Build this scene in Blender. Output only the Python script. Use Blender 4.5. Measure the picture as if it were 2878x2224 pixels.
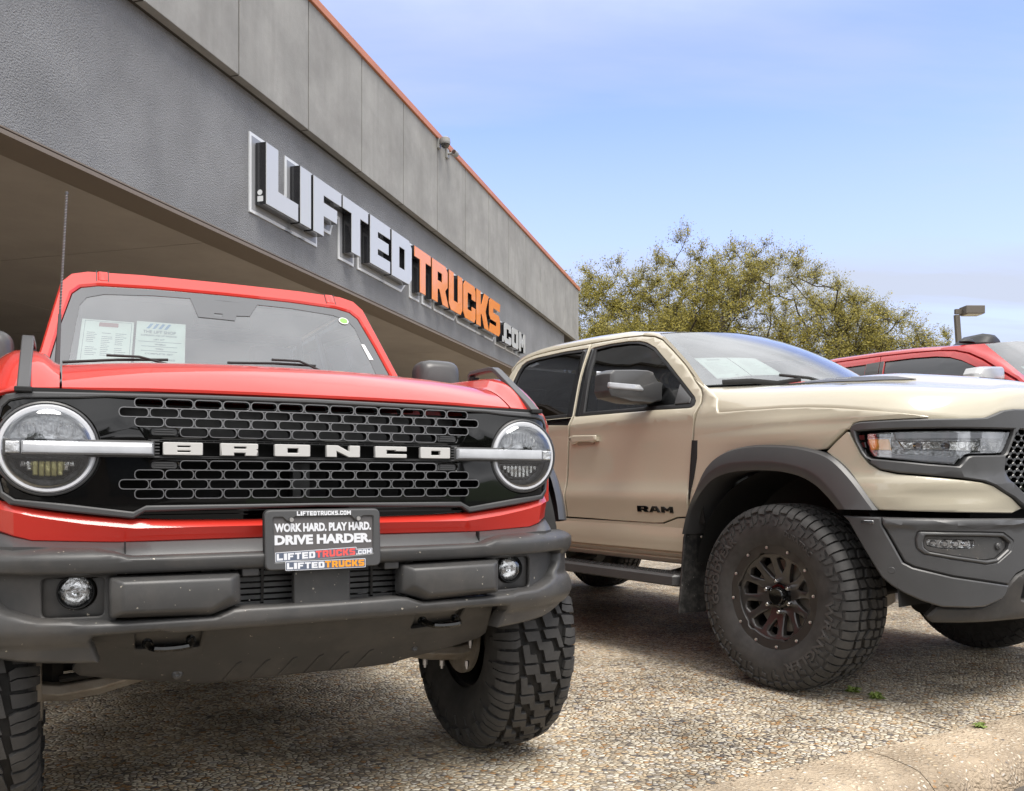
import bpy, bmesh, math, random
from math import radians, sin, cos, pi, hypot, atan2
from mathutils import Vector, Matrix, geometry, noise

random.seed(7)
for o in list(bpy.data.objects):
    bpy.data.objects.remove(o)
SC = bpy.context.scene
COL = SC.collection

# ------------------------------------------------------------------ camera
cam_d = bpy.data.cameras.new('camera')
cam = bpy.data.objects.new('camera', cam_d)
COL.objects.link(cam)
cam.location = (0, 0, 1.03)
cam.rotation_euler = (radians(90), 0, 0)
cam_d.sensor_width = 36.0
cam_d.lens = 30.02
cam_d.shift_y = 0.0839
cam_d.clip_start = 0.05
cam_d.clip_end = 2000
SC.camera = cam

# ------------------------------------------------------------------ light
SUN_EL, SUN_AZ = 64.0, 150.0        # azimuth clockwise from +Y: behind the camera, to the right
w = bpy.data.worlds.new('World')
SC.world = w
w.use_nodes = True
nt = w.node_tree
nt.nodes.clear()
N = nt.nodes.new
wo = N('ShaderNodeOutputWorld'); bg = N('ShaderNodeBackground')
sky = N('ShaderNodeTexSky'); sky.sky_type = 'NISHITA'; sky.sun_disc = False
sky.sun_elevation = radians(SUN_EL); sky.sun_rotation = radians(SUN_AZ)
sky.air_density = 1.0; sky.dust_density = 0.6; sky.ozone_density = 2.5; sky.altitude = 150
tc = N('ShaderNodeTexCoord')
sep = N('ShaderNodeSeparateXYZ'); nt.links.new(tc.outputs['Generated'], sep.inputs[0])
def wm(op, a, b=None, clamp=False):
    m = N('ShaderNodeMath'); m.operation = op; m.use_clamp = clamp
    for i, v in enumerate((a, b)):
        if v is None: continue
        if isinstance(v, (int, float)): m.inputs[i].default_value = v
        else: nt.links.new(v, m.inputs[i])
    return m.outputs[0]
# cloud layer: directions projected on a flat sheet overhead, so the streaks narrow to the horizon
zz = wm('ADD', wm('MAXIMUM', sep.outputs['Z'], 0.0), 0.12)
px_ = wm('DIVIDE', sep.outputs['X'], zz); py_ = wm('DIVIDE', sep.outputs['Y'], zz)
cmb = N('ShaderNodeCombineXYZ'); nt.links.new(px_, cmb.inputs[0]); nt.links.new(py_, cmb.inputs[1])
mp = N('ShaderNodeMapping'); mp.inputs['Rotation'].default_value = (0, 0, radians(-24)); mp.inputs['Scale'].default_value = (0.30, 1.05, 1); mp.inputs['Location'].default_value = (3.1, 0.4, 0)
nt.links.new(cmb.outputs[0], mp.inputs[0])
n1 = N('ShaderNodeTexNoise'); n1.inputs['Scale'].default_value = 1.0; n1.inputs['Detail'].default_value = 8; n1.inputs['Roughness'].default_value = 0.56; n1.inputs['Distortion'].default_value = 0.3
nt.links.new(mp.outputs[0], n1.inputs['Vector'])
def mrange(v, a0, a1, b0, b1, smooth=False):
    m = N('ShaderNodeMapRange'); m.inputs['From Min'].default_value = a0; m.inputs['From Max'].default_value = a1
    m.inputs['To Min'].default_value = b0; m.inputs['To Max'].default_value = b1
    if smooth: m.interpolation_type = 'SMOOTHSTEP'
    nt.links.new(v, m.inputs['Value']); return m.outputs[0]
def cmix(f, a, b):
    m = N('ShaderNodeMixRGB')
    for i, v in ((0, f), (1, a), (2, b)):
        if isinstance(v, tuple): m.inputs[i].default_value = (*v, 1)
        else: nt.links.new(v, m.inputs[i])
    return m.outputs[0]
veil = wm('ADD', mrange(n1.outputs['Fac'], .44, .66, 0, .66), mrange(sep.outputs['Z'], .38, .04, 0, .95), True)
deep = N('ShaderNodeHueSaturation'); deep.inputs['Saturation'].default_value = 1.04; deep.inputs['Value'].default_value = 1.12; nt.links.new(sky.outputs[0], deep.inputs['Color'])
tint = N('ShaderNodeMixRGB'); tint.blend_type = 'MULTIPLY'; tint.inputs[0].default_value = 1; tint.inputs[2].default_value = (1.04, .87, 1.0, 1); nt.links.new(deep.outputs[0], tint.inputs[1])
front = cmix(veil, tint.outputs[0], (2.15, 2.38, 2.95))
# overhead and behind the camera the day is overcast with brighter and darker patches
n2 = N('ShaderNodeTexNoise'); n2.inputs['Scale'].default_value = 1.5; n2.inputs['Detail'].default_value = 7; n2.inputs['Roughness'].default_value = .55
nt.links.new(cmb.outputs[0], n2.inputs['Vector'])
over = cmix(mrange(n2.outputs['Fac'], .32, .68, 0, 1, True), (3.4, 3.45, 3.6), (6.4, 6.4, 6.5))
amt = wm('ADD', mrange(sep.outputs['Y'], .25, -.35, 0, 1, True), mrange(sep.outputs['Z'], .44, .62, 0, 1, True), True)
nt.links.new(cmix(amt, front, over), bg.inputs[0]); bg.inputs[1].default_value = 0.12
nt.links.new(bg.outputs[0], wo.inputs[0])

sd = bpy.data.lights.new('sun', 'SUN'); so = bpy.data.objects.new('sun', sd); COL.objects.link(so)
sd.energy = 1.3; sd.angle = radians(30); sd.color = (1.0, 0.95, 0.88)
az, el = radians(SUN_AZ), radians(SUN_EL)
so.rotation_euler = Vector((sin(az) * cos(el), cos(az) * cos(el), sin(el))).to_track_quat('Z', 'Y').to_euler()
SC.view_settings.view_transform = 'Standard'
SC.view_settings.look = 'None'
SC.view_settings.exposure = 1.38
SC.view_settings.gamma = 1.0
SC.view_settings.use_curve_mapping = False

# ------------------------------------------------------------------ materials
def mat(name, col, rough=0.5, metal=0.0, spec=0.5, coat=0.0, bump=None, var=None, coat_rough=0.03, emit=None, speck=None, trans=0.0, alpha=1.0, dirt=None, streak=None):
    """var=(scale, amount): mottled brightness; bump=(scale, strength, dist); speck=(scale, threshold, colour); dirt=(height, colour, amount)"""
    m = bpy.data.materials.new(name); m.use_nodes = True
    t = m.node_tree; b = t.nodes['Principled BSDF']
    b.inputs['Base Color'].default_value = (*col, 1); b.inputs['Roughness'].default_value = rough
    b.inputs['Metallic'].default_value = metal; b.inputs['Specular IOR Level'].default_value = spec
    b.inputs['Coat Weight'].default_value = coat; b.inputs['Coat Roughness'].default_value = coat_rough
    b.inputs['Transmission Weight'].default_value = trans; b.inputs['Alpha'].default_value = alpha
    tc = t.nodes.new('ShaderNodeTexCoord'); last = None
    if var:
        n = t.nodes.new('ShaderNodeTexNoise'); n.inputs['Scale'].default_value = var[0]; n.inputs['Detail'].default_value = 6; n.inputs['Roughness'].default_value = .6
        t.links.new(tc.outputs['Object'], n.inputs['Vector'])
        mr = t.nodes.new('ShaderNodeMapRange'); mr.inputs['From Min'].default_value = .3; mr.inputs['From Max'].default_value = .7
        mr.inputs['To Min'].default_value = 1 - var[1]; mr.inputs['To Max'].default_value = 1 + var[1]
        t.links.new(n.outputs['Fac'], mr.inputs['Value'])
        mx = t.nodes.new('ShaderNodeVectorMath'); mx.operation = 'SCALE'; mx.inputs[0].default_value = col
        t.links.new(mr.outputs[0], mx.inputs['Scale']); last = mx.outputs[0]
    def blend(fac, colr):
        nonlocal last
        q = t.nodes.new('ShaderNodeMixRGB'); t.links.new(fac, q.inputs[0])
        if last is None: q.inputs[1].default_value = (*col, 1)
        else: t.links.new(last, q.inputs[1])
        q.inputs[2].default_value = (*colr, 1); last = q.outputs[0]
    if dirt:
        n = t.nodes.new('ShaderNodeTexNoise'); n.inputs['Scale'].default_value = dirt[0]; n.inputs['Detail'].default_value = 9; n.inputs['Roughness'].default_value = .68
        t.links.new(tc.outputs['Object'], n.inputs['Vector'])
        mr = t.nodes.new('ShaderNodeMapRange'); mr.inputs['From Min'].default_value = .45; mr.inputs['From Max'].default_value = .72; mr.inputs['To Max'].default_value = dirt[2]
        t.links.new(n.outputs['Fac'], mr.inputs['Value']); blend(mr.outputs[0], dirt[1])
    if streak:   # rain streaks running down the wall
        mp = t.nodes.new('ShaderNodeMapping'); mp.inputs['Scale'].default_value = (streak[0], streak[0], streak[0] * .07); t.links.new(tc.outputs['Object'], mp.inputs[0])
        n = t.nodes.new('ShaderNodeTexNoise'); n.inputs['Scale'].default_value = 1; n.inputs['Detail'].default_value = 7; n.inputs['Roughness'].default_value = .65; t.links.new(mp.outputs[0], n.inputs['Vector'])
        mr = t.nodes.new('ShaderNodeMapRange'); mr.inputs['From Min'].default_value = .48; mr.inputs['From Max'].default_value = .70; mr.inputs['To Max'].default_value = streak[2]
        t.links.new(n.outputs['Fac'], mr.inputs['Value']); blend(mr.outputs[0], streak[1])
    if speck:
        n = t.nodes.new('ShaderNodeTexNoise'); n.inputs['Scale'].default_value = speck[0]; n.inputs['Detail'].default_value = 2
        t.links.new(tc.outputs['Object'], n.inputs['Vector'])
        mr = t.nodes.new('ShaderNodeMapRange'); mr.inputs['From Min'].default_value = speck[1]; mr.inputs['From Max'].default_value = speck[1] + .03
        t.links.new(n.outputs['Fac'], mr.inputs['Value']); blend(mr.outputs[0], speck[2])
    if last is not None: t.links.new(last, b.inputs['Base Color'])
    if bump:
        n = t.nodes.new('ShaderNodeTexNoise'); n.inputs['Scale'].default_value = bump[0]; n.inputs['Detail'].default_value = 5
        t.links.new(tc.outputs['Object'], n.inputs['Vector'])
        bn = t.nodes.new('ShaderNodeBump'); bn.inputs['Strength'].default_value = bump[1]; bn.inputs['Distance'].default_value = bump[2]
        t.links.new(n.outputs['Fac'], bn.inputs['Height']); t.links.new(bn.outputs[0], b.inputs['Normal'])
    if emit:
        b.inputs['Emission Color'].default_value = (*emit[0], 1); b.inputs['Emission Strength'].default_value = emit[1]
    return m

def glassy(name, tint, gloss=0.04, rough=0.0, see=0.5, ior=1.5, haze=0.0):
    """window pane: fresnel mirror over a tinted see-through sheet"""
    m = bpy.data.materials.new(name); m.use_nodes = True; t = m.node_tree; t.nodes.clear()
    o = t.nodes.new('ShaderNodeOutputMaterial'); tr = t.nodes.new('ShaderNodeBsdfTransparent'); tr.inputs[0].default_value = (*tint, 1)
    gl = t.nodes.new('ShaderNodeBsdfGlossy'); gl.inputs['Roughness'].default_value = rough; gl.inputs[0].default_value = (.95, .97, 1, 1)
    fr = t.nodes.new('ShaderNodeFresnel'); fr.inputs[0].default_value = ior
    ad = t.nodes.new('ShaderNodeMath'); ad.operation = 'ADD'; ad.inputs[1].default_value = gloss; ad.use_clamp = True
    t.links.new(fr.outputs[0], ad.inputs[0])
    mx = t.nodes.new('ShaderNodeMixShader'); t.links.new(ad.outputs[0], mx.inputs[0]); t.links.new(tr.outputs[0], mx.inputs[1]); t.links.new(gl.outputs[0], mx.inputs[2])
    last = mx.outputs[0]
    if haze:   # pale sky reflection haze, mixed in as diffuse colour
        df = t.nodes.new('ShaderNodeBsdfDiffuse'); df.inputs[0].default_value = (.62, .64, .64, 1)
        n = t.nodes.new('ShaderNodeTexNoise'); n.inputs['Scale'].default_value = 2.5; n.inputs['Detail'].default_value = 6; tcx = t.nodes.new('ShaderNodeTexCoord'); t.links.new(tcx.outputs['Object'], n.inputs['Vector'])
        mr = t.nodes.new('ShaderNodeMapRange'); mr.inputs['From Min'].default_value = .3; mr.inputs['From Max'].default_value = .7; mr.inputs['To Min'].default_value = haze * .5; mr.inputs['To Max'].default_value = haze * 1.5; t.links.new(n.outputs['Fac'], mr.inputs['Value'])
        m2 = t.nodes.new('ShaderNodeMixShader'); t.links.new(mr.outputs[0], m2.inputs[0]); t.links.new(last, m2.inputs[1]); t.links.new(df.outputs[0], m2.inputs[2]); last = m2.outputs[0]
    t.links.new(last, o.inputs[0]); return m

M = {}
M['red'] = mat('red car paint', (.60, .030, .018), .35, coat=1.0, spec=.4)
M['red2'] = mat('deep red car paint', (.42, .020, .020), .35, coat=1.0, spec=.4)
M['tan'] = mat('sand car paint', (.52, .476, .366), .34, coat=1.0, spec=.5, coat_rough=.03, speck=(900, .60, (.60, .53, .42)))
M['gloss'] = mat('gloss black trim', (.003, .003, .003), .10, spec=.05, coat=1.0, bump=(4, .3, .004))
M['plastic'] = mat('textured grey plastic', (.056, .055, .054), .40, spec=.55, bump=(700, .35, .0010), var=(5, .16), dirt=(6, (.13, .115, .10), .40), speck=(75, .725, (.42, .38, .31)))
M['plastic2'] = mat('smooth dark grey plastic', (.062, .062, .063), .36, spec=.6, bump=(1100, .12, .0005), var=(4, .08))
M['skid'] = mat('dusty lower plastic', (.050, .048, .046), .52, spec=.4, bump=(700, .2, .0008), var=(4, .14), dirt=(5, (.13, .115, .10), .40), speck=(70, .735, (.36, .31, .25)))
M['black'] = mat('matt black', (.010, .010, .010), .7)
M['dark'] = mat('dark underbody', (.015, .014, .013), .8, var=(9, .4))
M['grooveshade'] = mat('shaded tread groove rubber', (.020, .019, .018), .7, spec=.25, var=(30, .2))  # darker than the blocks: shade between them painted in
M['rubber'] = mat('tyre rubber', (.042, .041, .040), .62, spec=.35, var=(20, .22), bump=(220, .2, .001), dirt=(9, (.10, .093, .086), .32))
M['seal'] = mat('rubber seal', (.018, .018, .019), .5)
M['softchrome'] = mat('brushed chrome cap', (.50, .50, .50), .28, metal=.5)
M['chrome'] = mat('chrome', (.85, .85, .86), .06, metal=1)
M['steel'] = mat('zinc plated bolt', (.62, .60, .58), .3, metal=.9)
M['castal'] = mat('cast aluminium arm', (.36, .32, .27), .55, metal=.35, var=(12, .2), dirt=(14, (.20, .15, .10), .6))
M['satin'] = mat('satin black wheel', (.030, .027, .025), .28, spec=.6, coat=.25, coat_rough=.25)
M['white'] = mat('white letter paint', (.56, .55, .53), .4)
M['ring'] = mat('white daytime ring', (.66, .67, .70), .2, coat=.8)
M['lens'] = glassy('clear lamp lens', (.95, .96, .97), .10)
M['drl'] = mat('milky light guide', (.36, .37, .39), .22, coat=.8, var=(16, .12))
M['refl'] = mat('lamp reflector', (.74, .73, .71), .10, metal=.95, bump=(38, .35, .010))
M['lampgrey'] = mat('lamp housing grey', (.50, .51, .52), .26, metal=.55, var=(60, .5), bump=(90, .5, .006))
M['amber'] = mat('amber reflector', (1.0, .50, .03), .3, coat=.8)
M['yellowlens'] = mat('low beam optics', (.55, .50, .22), .15, metal=.5, bump=(40, .6, .01))
M['ws'] = glassy('windscreen glass', (.66, .70, .70), .17, ior=1.5, haze=.13)
M['wsband'] = mat('windscreen ceramic edge', (.105, .11, .115), .12, coat=1.0)
M['tint'] = glassy('tinted side glass', (.10, .105, .11), .05)
M['pale'] = glassy('lightly tinted glass', (.78, .80, .80), .04)
M['seat'] = mat('interior trim', (.22, .22, .225), .8)
M['liner'] = mat('pale headliner cloth', (.45, .45, .44), .9)
M['paper'] = mat('sticker paper', (.62, .70, .66), .7, var=(15, .06))
M['ink'] = mat('printed ink', (.16, .20, .22), .7)
M['inkred'] = mat('printed maroon ink', (.25, .08, .07), .7)
M['inkblue'] = mat('printed blue ink', (.08, .25, .45), .7)

# ------------------------------------------------------------------ mesh helpers
def empty(name, loc=(0, 0, 0), rz=0, label=None, cat=None, group=None):
    o = bpy.data.objects.new(name, None); COL.objects.link(o)
    o.location = loc; o.rotation_euler = (0, 0, radians(rz)); o.empty_display_size = .2
    tag(o, label, cat, group); return o
def tag(o, label=None, cat=None, group=None, kind=None):
    if label: o['label'] = label
    if cat: o['category'] = cat
    if group: o['group'] = group
    if kind: o['kind'] = kind
    return o

def lerp(a, b, t): return a + (b - a) * t
def interp(x, pts):
    if x <= pts[0][0]: return pts[0][1]
    for (a, b), (c, d) in zip(pts[:-1], pts[1:]):
        if x <= c: return b + (d - b) * (x - a) / (c - a) if c > a else d
    return pts[-1][1]
def smooth_interp(x, pts):
    """Catmull-Rom through (x, value) pairs"""
    n = len(pts)
    if x <= pts[0][0]: return pts[0][1]
    if x >= pts[-1][0]: return pts[-1][1]
    for i in range(n - 1):
        if x <= pts[i + 1][0]:
            x0, y0 = pts[i]; x1, y1 = pts[i + 1]
            m0 = ((y1 - pts[i - 1][1]) / (x1 - pts[i - 1][0])) if i > 0 else (y1 - y0) / (x1 - x0)
            m1 = ((pts[i + 2][1] - y0) / (pts[i + 2][0] - x0)) if i < n - 2 else (y1 - y0) / (x1 - x0)
            t = (x - x0) / (x1 - x0); h = x1 - x0
            return (2*t**3 - 3*t*t + 1) * y0 + (t**3 - 2*t*t + t) * h * m0 + (-2*t**3 + 3*t*t) * y1 + (t**3 - t*t) * h * m1

def inside(p, l):
    c = False; x, y = p; j = len(l) - 1
    for i in range(len(l)):
        if (l[i][1] > y) != (l[j][1] > y) and x < (l[j][0] - l[i][0]) * (y - l[i][1]) / (l[j][1] - l[i][1]) + l[i][0]: c = not c
        j = i
    return c
def fill(loops):
    """triangles (as indices into the joined loops) of a polygon with holes"""
    if len(loops) == 1: return geometry.tessellate_polygon([[Vector((p[0], p[1], 0)) for p in loops[0]]])
    flat = [Vector((p[0] * 10, p[1] * 10)) for l in loops for p in l]; ed = []; k = 0
    for l in loops:
        n = len(l); ed += [(k + i, k + (i + 1) % n) for i in range(n)]; k += n
    vo, _, fo, ov, _, _ = geometry.delaunay_2d_cdt(flat, ed, [], 0, 1e-7)
    out = []
    bb = [(min(p[0] for p in l), max(p[0] for p in l), min(p[1] for p in l), max(p[1] for p in l), l) for l in loops[1:]]
    for f in fo:
        if any(not ov[i] for i in f): continue
        cx = sum(vo[i].x for i in f) / 30; cy = sum(vo[i].y for i in f) / 30
        if not inside((cx, cy), loops[0]): continue
        if any(b[0] < cx < b[1] and b[2] < cy < b[3] and inside((cx, cy), b[4]) for b in bb): continue
        out.append([ov[i][0] for i in f])
    return out

class MB:
    def __init__(s): s.v = []; s.f = []
    def add(s, vs, fs):
        k = len(s.v); s.v += [tuple(v) for v in vs]; s.f += [tuple(i + k for i in f) for f in fs]; return s
    def box(s, c, d, rot=None, taper=None):
        vs = []
        for x in (-1, 1):
            for y in (-1, 1):
                for z in (-1, 1):
                    p = Vector((x * d[0] / 2, y * d[1] / 2, z * d[2] / 2))
                    if taper and z > 0: p.x *= taper[0]; p.y *= taper[1]
                    if rot is not None: p = rot @ p
                    vs.append((p.x + c[0], p.y + c[1], p.z + c[2]))
        return s.add(vs, [(0, 1, 3, 2), (4, 6, 7, 5), (0, 4, 5, 1), (2, 3, 7, 6), (0, 2, 6, 4), (1, 5, 7, 3)])
    def tube(s, path, r, n=8, cap=True, flat=None):
        P = [Vector(p) for p in path]; rs = r if isinstance(r, (list, tuple)) else [r] * len(P)
        rings = []; up = None
        for i, p in enumerate(P):
            d = (P[min(i + 1, len(P) - 1)] - P[max(i - 1, 0)]).normalized()
            if up is None: up = Vector((0, 0, 1)) if abs(d.z) < .9 else Vector((1, 0, 0))
            a = d.cross(up).normalized(); b = a.cross(d).normalized(); up = b
            fx, fy = flat if flat else (1, 1)
            rings.append([p + a * cos(2*pi*k/n) * rs[i] * fx + b * sin(2*pi*k/n) * rs[i] * fy for k in range(n)])
        return s.loft(rings, closed=True, caps=cap)
    def loft(s, rings, closed=False, caps=False):
        n = len(rings[0]); vs = [tuple(v) for r in rings for v in r]; fs = []
        m = n if closed else n - 1
        for i in range(len(rings) - 1):
            for j in range(m):
                a = i * n + j; b = i * n + (j + 1) % n
                fs.append((a, b, b + n, a + n))
        if caps: fs += [tuple(range(n))[::-1], tuple(range((len(rings) - 1) * n, len(rings) * n))]
        return s.add(vs, fs)
    def lathe(s, prof, c=(0, 0, 0), axis='x', n=32, a0=0, a1=2 * pi):
        """prof: (along axis, radius)"""
        rings = []; full = abs(a1 - a0 - 2 * pi) < 1e-6; cnt = n if full else n + 1
        for k in range(cnt):
            a = a0 + (a1 - a0) * k / n; ca, sa = cos(a), sin(a); ring = []
            for h, r in prof:
                if axis == 'x': ring.append((c[0] + h, c[1] + r * ca, c[2] + r * sa))
                elif axis == 'y': ring.append((c[0] + r * ca, c[1] + h, c[2] + r * sa))
                else: ring.append((c[0] + r * ca, c[1] + r * sa, c[2] + h))
            rings.append(ring)
        if full: rings.append(rings[0])
        return s.loft(rings)
    def panel(s, outline, holes=(), depth=.01, bevel=.002, fn=None, res=None, back=False):
        """flat polygon (with holes) in (u, v), bevelled front face at w=0, sides to w=-depth, bent by fn(u, v, w)"""
        fn = fn or (lambda u, v, w: (u, w, v))
        loops = [ccw(outline, True)] + [ccw(h, False) for h in holes]
        ins = [offset(l, bevel) for l in loops] if bevel > 0 else loops
        bm = bmesh.new()
        flat = [p for l in ins for p in l]
        bv = [bm.verts.new((p[0], p[1], 0)) for p in flat]
        for t in fill(ins):
            try: bm.faces.new([bv[i] for i in t])
            except ValueError: pass
        k = 0
        for l, il in zip(loops, ins):
            n = len(l); top = bv[k:k + n]; k += n
            if bevel > 0:
                mid = [bm.verts.new((p[0], p[1], -bevel)) for p in l]
                for i in range(n): bm.faces.new((top[i], top[(i+1) % n], mid[(i+1) % n], mid[i]))
            else: mid = top
            bot = [bm.verts.new((p[0], p[1], -depth)) for p in l]
            for i in range(n):
                try: bm.faces.new((mid[i], mid[(i+1) % n], bot[(i+1) % n], bot[i]))
                except ValueError: pass
        if back:
            off = [v for v in bm.verts if abs(v.co.z + depth) < 1e-7]
            kk = 0; flat2 = [p for l in loops for p in l]
            t2 = fill(loops)
            b2 = [bm.verts.new((p[0], p[1], -depth)) for p in flat2]
            for t in t2:
                try: bm.faces.new([b2[i] for i in t])
                except ValueError: pass
        if res:
            us = [p[0] for p in loops[0]]; vsx = [p[1] for p in loops[0]]
            rr = res if isinstance(res, (tuple, list)) else (res, res)
            for ax, lo, hi, r in ((0, min(us), max(us), rr[0]), (1, min(vsx), max(vsx), rr[1])):
                if not r: continue
                c = (math.floor(lo / r) + 1) * r
                while c < hi - 1e-6:
                    co = (c, 0, 0) if ax == 0 else (0, c, 0); no = (1, 0, 0) if ax == 0 else (0, 1, 0)
                    bmesh.ops.bisect_plane(bm, geom=bm.verts[:] + bm.edges[:] + bm.faces[:], dist=1e-6, plane_co=co, plane_no=no)
                    c += r
        bmesh.ops.remove_doubles(bm, verts=bm.verts[:], dist=1e-6)
        bmesh.ops.recalc_face_normals(bm, faces=bm.faces[:])
        bm.verts.index_update()
        s.add([fn(v.co.x, v.co.y, v.co.z) for v in bm.verts], [tuple(v.index for v in f.verts) for f in bm.faces])
        bm.free(); return s
    def build(s, name, m, parent=None, smooth=40, bevel=0, sub=0, loc=None, rot=None, fixn=True):
        me = bpy.data.meshes.new(name); me.from_pydata(s.v, [], s.f); me.materials.append(m)
        bm = bmesh.new(); bm.from_mesh(me)
        bmesh.ops.remove_doubles(bm, verts=bm.verts[:], dist=1e-5)
        if fixn: bmesh.ops.recalc_face_normals(bm, faces=bm.faces[:])
        bm.to_mesh(me); bm.free()
        if smooth:
            me.shade_smooth(); me.set_sharp_from_angle(angle=radians(smooth))
        o = bpy.data.objects.new(name, me); COL.objects.link(o)
        if parent: o.parent = parent
        if loc: o.location = loc
        if rot: o.rotation_euler = rot
        if bevel:
            b = o.modifiers.new('b', 'BEVEL'); b.width = bevel; b.segments = 2; b.limit_method = 'ANGLE'; b.angle_limit = radians(35)
        if sub:
            q = o.modifiers.new('s', 'SUBSURF'); q.levels = q.render_levels = sub
        return o

def area(l): return sum(l[i][0] * l[(i+1) % len(l)][1] - l[(i+1) % len(l)][0] * l[i][1] for i in range(len(l))) / 2
def ccw(l, yes): l = [tuple(p) for p in l]; return l if (area(l) > 0) == yes else l[::-1]
def offset(l, d):
    out = []; n = len(l)
    for i in range(n):
        p0, p1, p2 = Vector(l[i-1]), Vector(l[i]), Vector(l[(i+1) % n])
        a = (p1 - p0); b = (p2 - p1)
        if a.length < 1e-9 or b.length < 1e-9: out.append(tuple(l[i])); continue
        a.normalize(); b.normalize()
        na = Vector((-a.y, a.x)); nb = Vector((-b.y, b.x)); q = na + nb
        if q.length < 1e-6: q = na
        q.normalize(); k = d / max(.35, q.dot(na)); out.append((p1.x + q.x * k, p1.y + q.y * k))
    return out
def rounded(pts, r, n=4):
    out = []; m = len(pts); rs = r if isinstance(r, (list, tuple)) else [r] * m
    for i in range(m):
        p0, p1, p2 = Vector(pts[i-1]), Vector(pts[i]), Vector(pts[(i+1) % m])
        rr = rs[i]
        if rr <= 0: out.append(tuple(p1)); continue
        a = (p0 - p1); b = (p2 - p1); la, lb = a.length, b.length; a.normalize(); b.normalize()
        ang = a.angle(b); t = min(rr / max(.05, math.tan(ang / 2)), la * .48, lb * .48)
        A = p1 + a * t; B = p1 + b * t
        for k in range(n + 1):
            u = k / n; q = A * (1-u)**2 + p1 * 2 * u * (1-u) + B * u * u; out.append((q.x, q.y))
    return out
def rect(x0, x1, y0, y1, r=0, n=4):
    p = [(x0, y0), (x1, y0), (x1, y1), (x0, y1)]
    return rounded(p, r, n) if r else p
def circ(cx, cy, r, n=24, ry=None): return [(cx + r * cos(2*pi*k/n), cy + (ry or r) * sin(2*pi*k/n)) for k in range(n)]
def copy_tree(o, parent=None):
    c = o.copy(); COL.objects.link(c)
    if parent is not None: c.parent = parent
    for ch in list(o.children): copy_tree(ch, c)
    return c

# ---- block lettering (unit height, unit width)
GL = {
 'L': [[(0,0),(1,0),(1,.3),(.36,.3),(.36,1),(0,1)]],
 'I': [[(0,0),(1,0),(1,1),(0,1)]],
 'F': [[(0,0),(.35,0),(.35,.37),(.84,.37),(.84,.62),(.35,.62),(.35,.75),(1,.75),(1,1),(0,1)]],
 'T': [[(0,.76),(.33,.76),(.33,0),(.67,0),(.67,.76),(1,.76),(1,1),(0,1)]],
 'E': [[(0,0),(1,0),(1,.26),(.37,.26),(.37,.38),(.92,.38),(.92,.62),(.37,.62),(.37,.74),(1,.74),(1,1),(0,1)]],
 'D': [[(0,0),(.85,0),(1,.14),(1,.86),(.85,1),(0,1)],[(.36,.27),(.64,.27),(.64,.73),(.36,.73)]],
 'R': [[(0,0),(.34,0),(.34,.34),(.46,.34),(.66,0),(1.05,0),(.82,.38),(.98,.5),(.98,.88),(.85,1),(0,1)],[(.34,.55),(.62,.55),(.62,.76),(.34,.76)]],
 'U': [[(0,.14),(.14,0),(.86,0),(1,.14),(1,1),(.66,1),(.66,.28),(.34,.28),(.34,1),(0,1)]],
 'C': [[(0,.14),(.14,0),(.9,0),(1,.12),(1,.4),(.68,.4),(.68,.27),(.34,.27),(.34,.73),(.68,.73),(.68,.6),(1,.6),(1,.88),(.9,1),(.14,1),(0,.86)]],
 'K': [[(0,0),(.34,0),(.34,.36),(.42,.36),(.66,0),(1.04,0),(.74,.5),(1.02,1),(.64,1),(.42,.64),(.34,.64),(.34,1),(0,1)]],
 'S': [[(0,0),(.88,0),(1,.12),(1,.5),(.88,.62),(.36,.62),(.36,.75),(.96,.75),(1.02,1),(.12,1),(0,.88),(0,.5),(.12,.38),(.66,.38),(.66,.26),(.08,.26)]],
 'O': [[(0,.12),(.12,0),(.88,0),(1,.12),(1,.88),(.88,1),(.12,1),(0,.88)],[(.34,.27),(.66,.27),(.66,.73),(.34,.73)]],
 'M': [[(0,0),(.27,0),(.27,.55),(.42,.25),(.58,.25),(.73,.55),(.73,0),(1,0),(1,1),(.74,1),(.5,.6),(.26,1),(0,1)]],
 '.': [[(0,0),(1,0),(1,.28),(0,.28)]],
 'N': [[(0,0),(.28,0),(.28,.48),(.68,0),(1,0),(1,1),(.72,1),(.72,.52),(.32,1),(0,1)]],
 'A': [[(0,0),(.26,0),(.32,.2),(.68,.2),(.74,0),(1,0),(.72,1),(.28,1)],[(.4,.42),(.6,.42),(.54,.72),(.46,.72)]],
 'B': [[(0,0),(.93,0),(1,.1),(1,.42),(.95,.5),(1,.58),(1,.9),(.93,1),(0,1)],[(.36,.2),(.66,.2),(.66,.36),(.36,.36)],[(.36,.62),(.66,.62),(.66,.78),(.36,.78)]],
}
def glyph(mb, ch, x0, x1, z0, z1, fn, depth=.01, bevel=.0015, grow=0, res=None):
    L = [[(lerp(x0, x1, p[0]), lerp(z0, z1, p[1])) for p in l] for l in GL[ch]]
    L = [ccw(L[0], True)] + [ccw(h, False) for h in L[1:]]
    if grow: L = [offset(l, -grow) for l in L]
    mb.panel(L[0], L[1:], depth=depth, bevel=bevel, fn=fn, res=res, back=False)
def word(mb, txt, x0, x1, z0, z1, fn, gap=.12, depth=.002, bevel=0, grow=0):
    ws = {'I': .42, '.': .3, 'M': 1.1}
    tot = sum(ws.get(c, .85) for c in txt) + gap * (len(txt) - 1); k = (x1 - x0) / tot; x = x0
    for c in txt:
        wd = ws.get(c, .85) * k; glyph(mb, c, x, x + wd, z0, z1, fn, depth, bevel, grow); x += wd + gap * k
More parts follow.
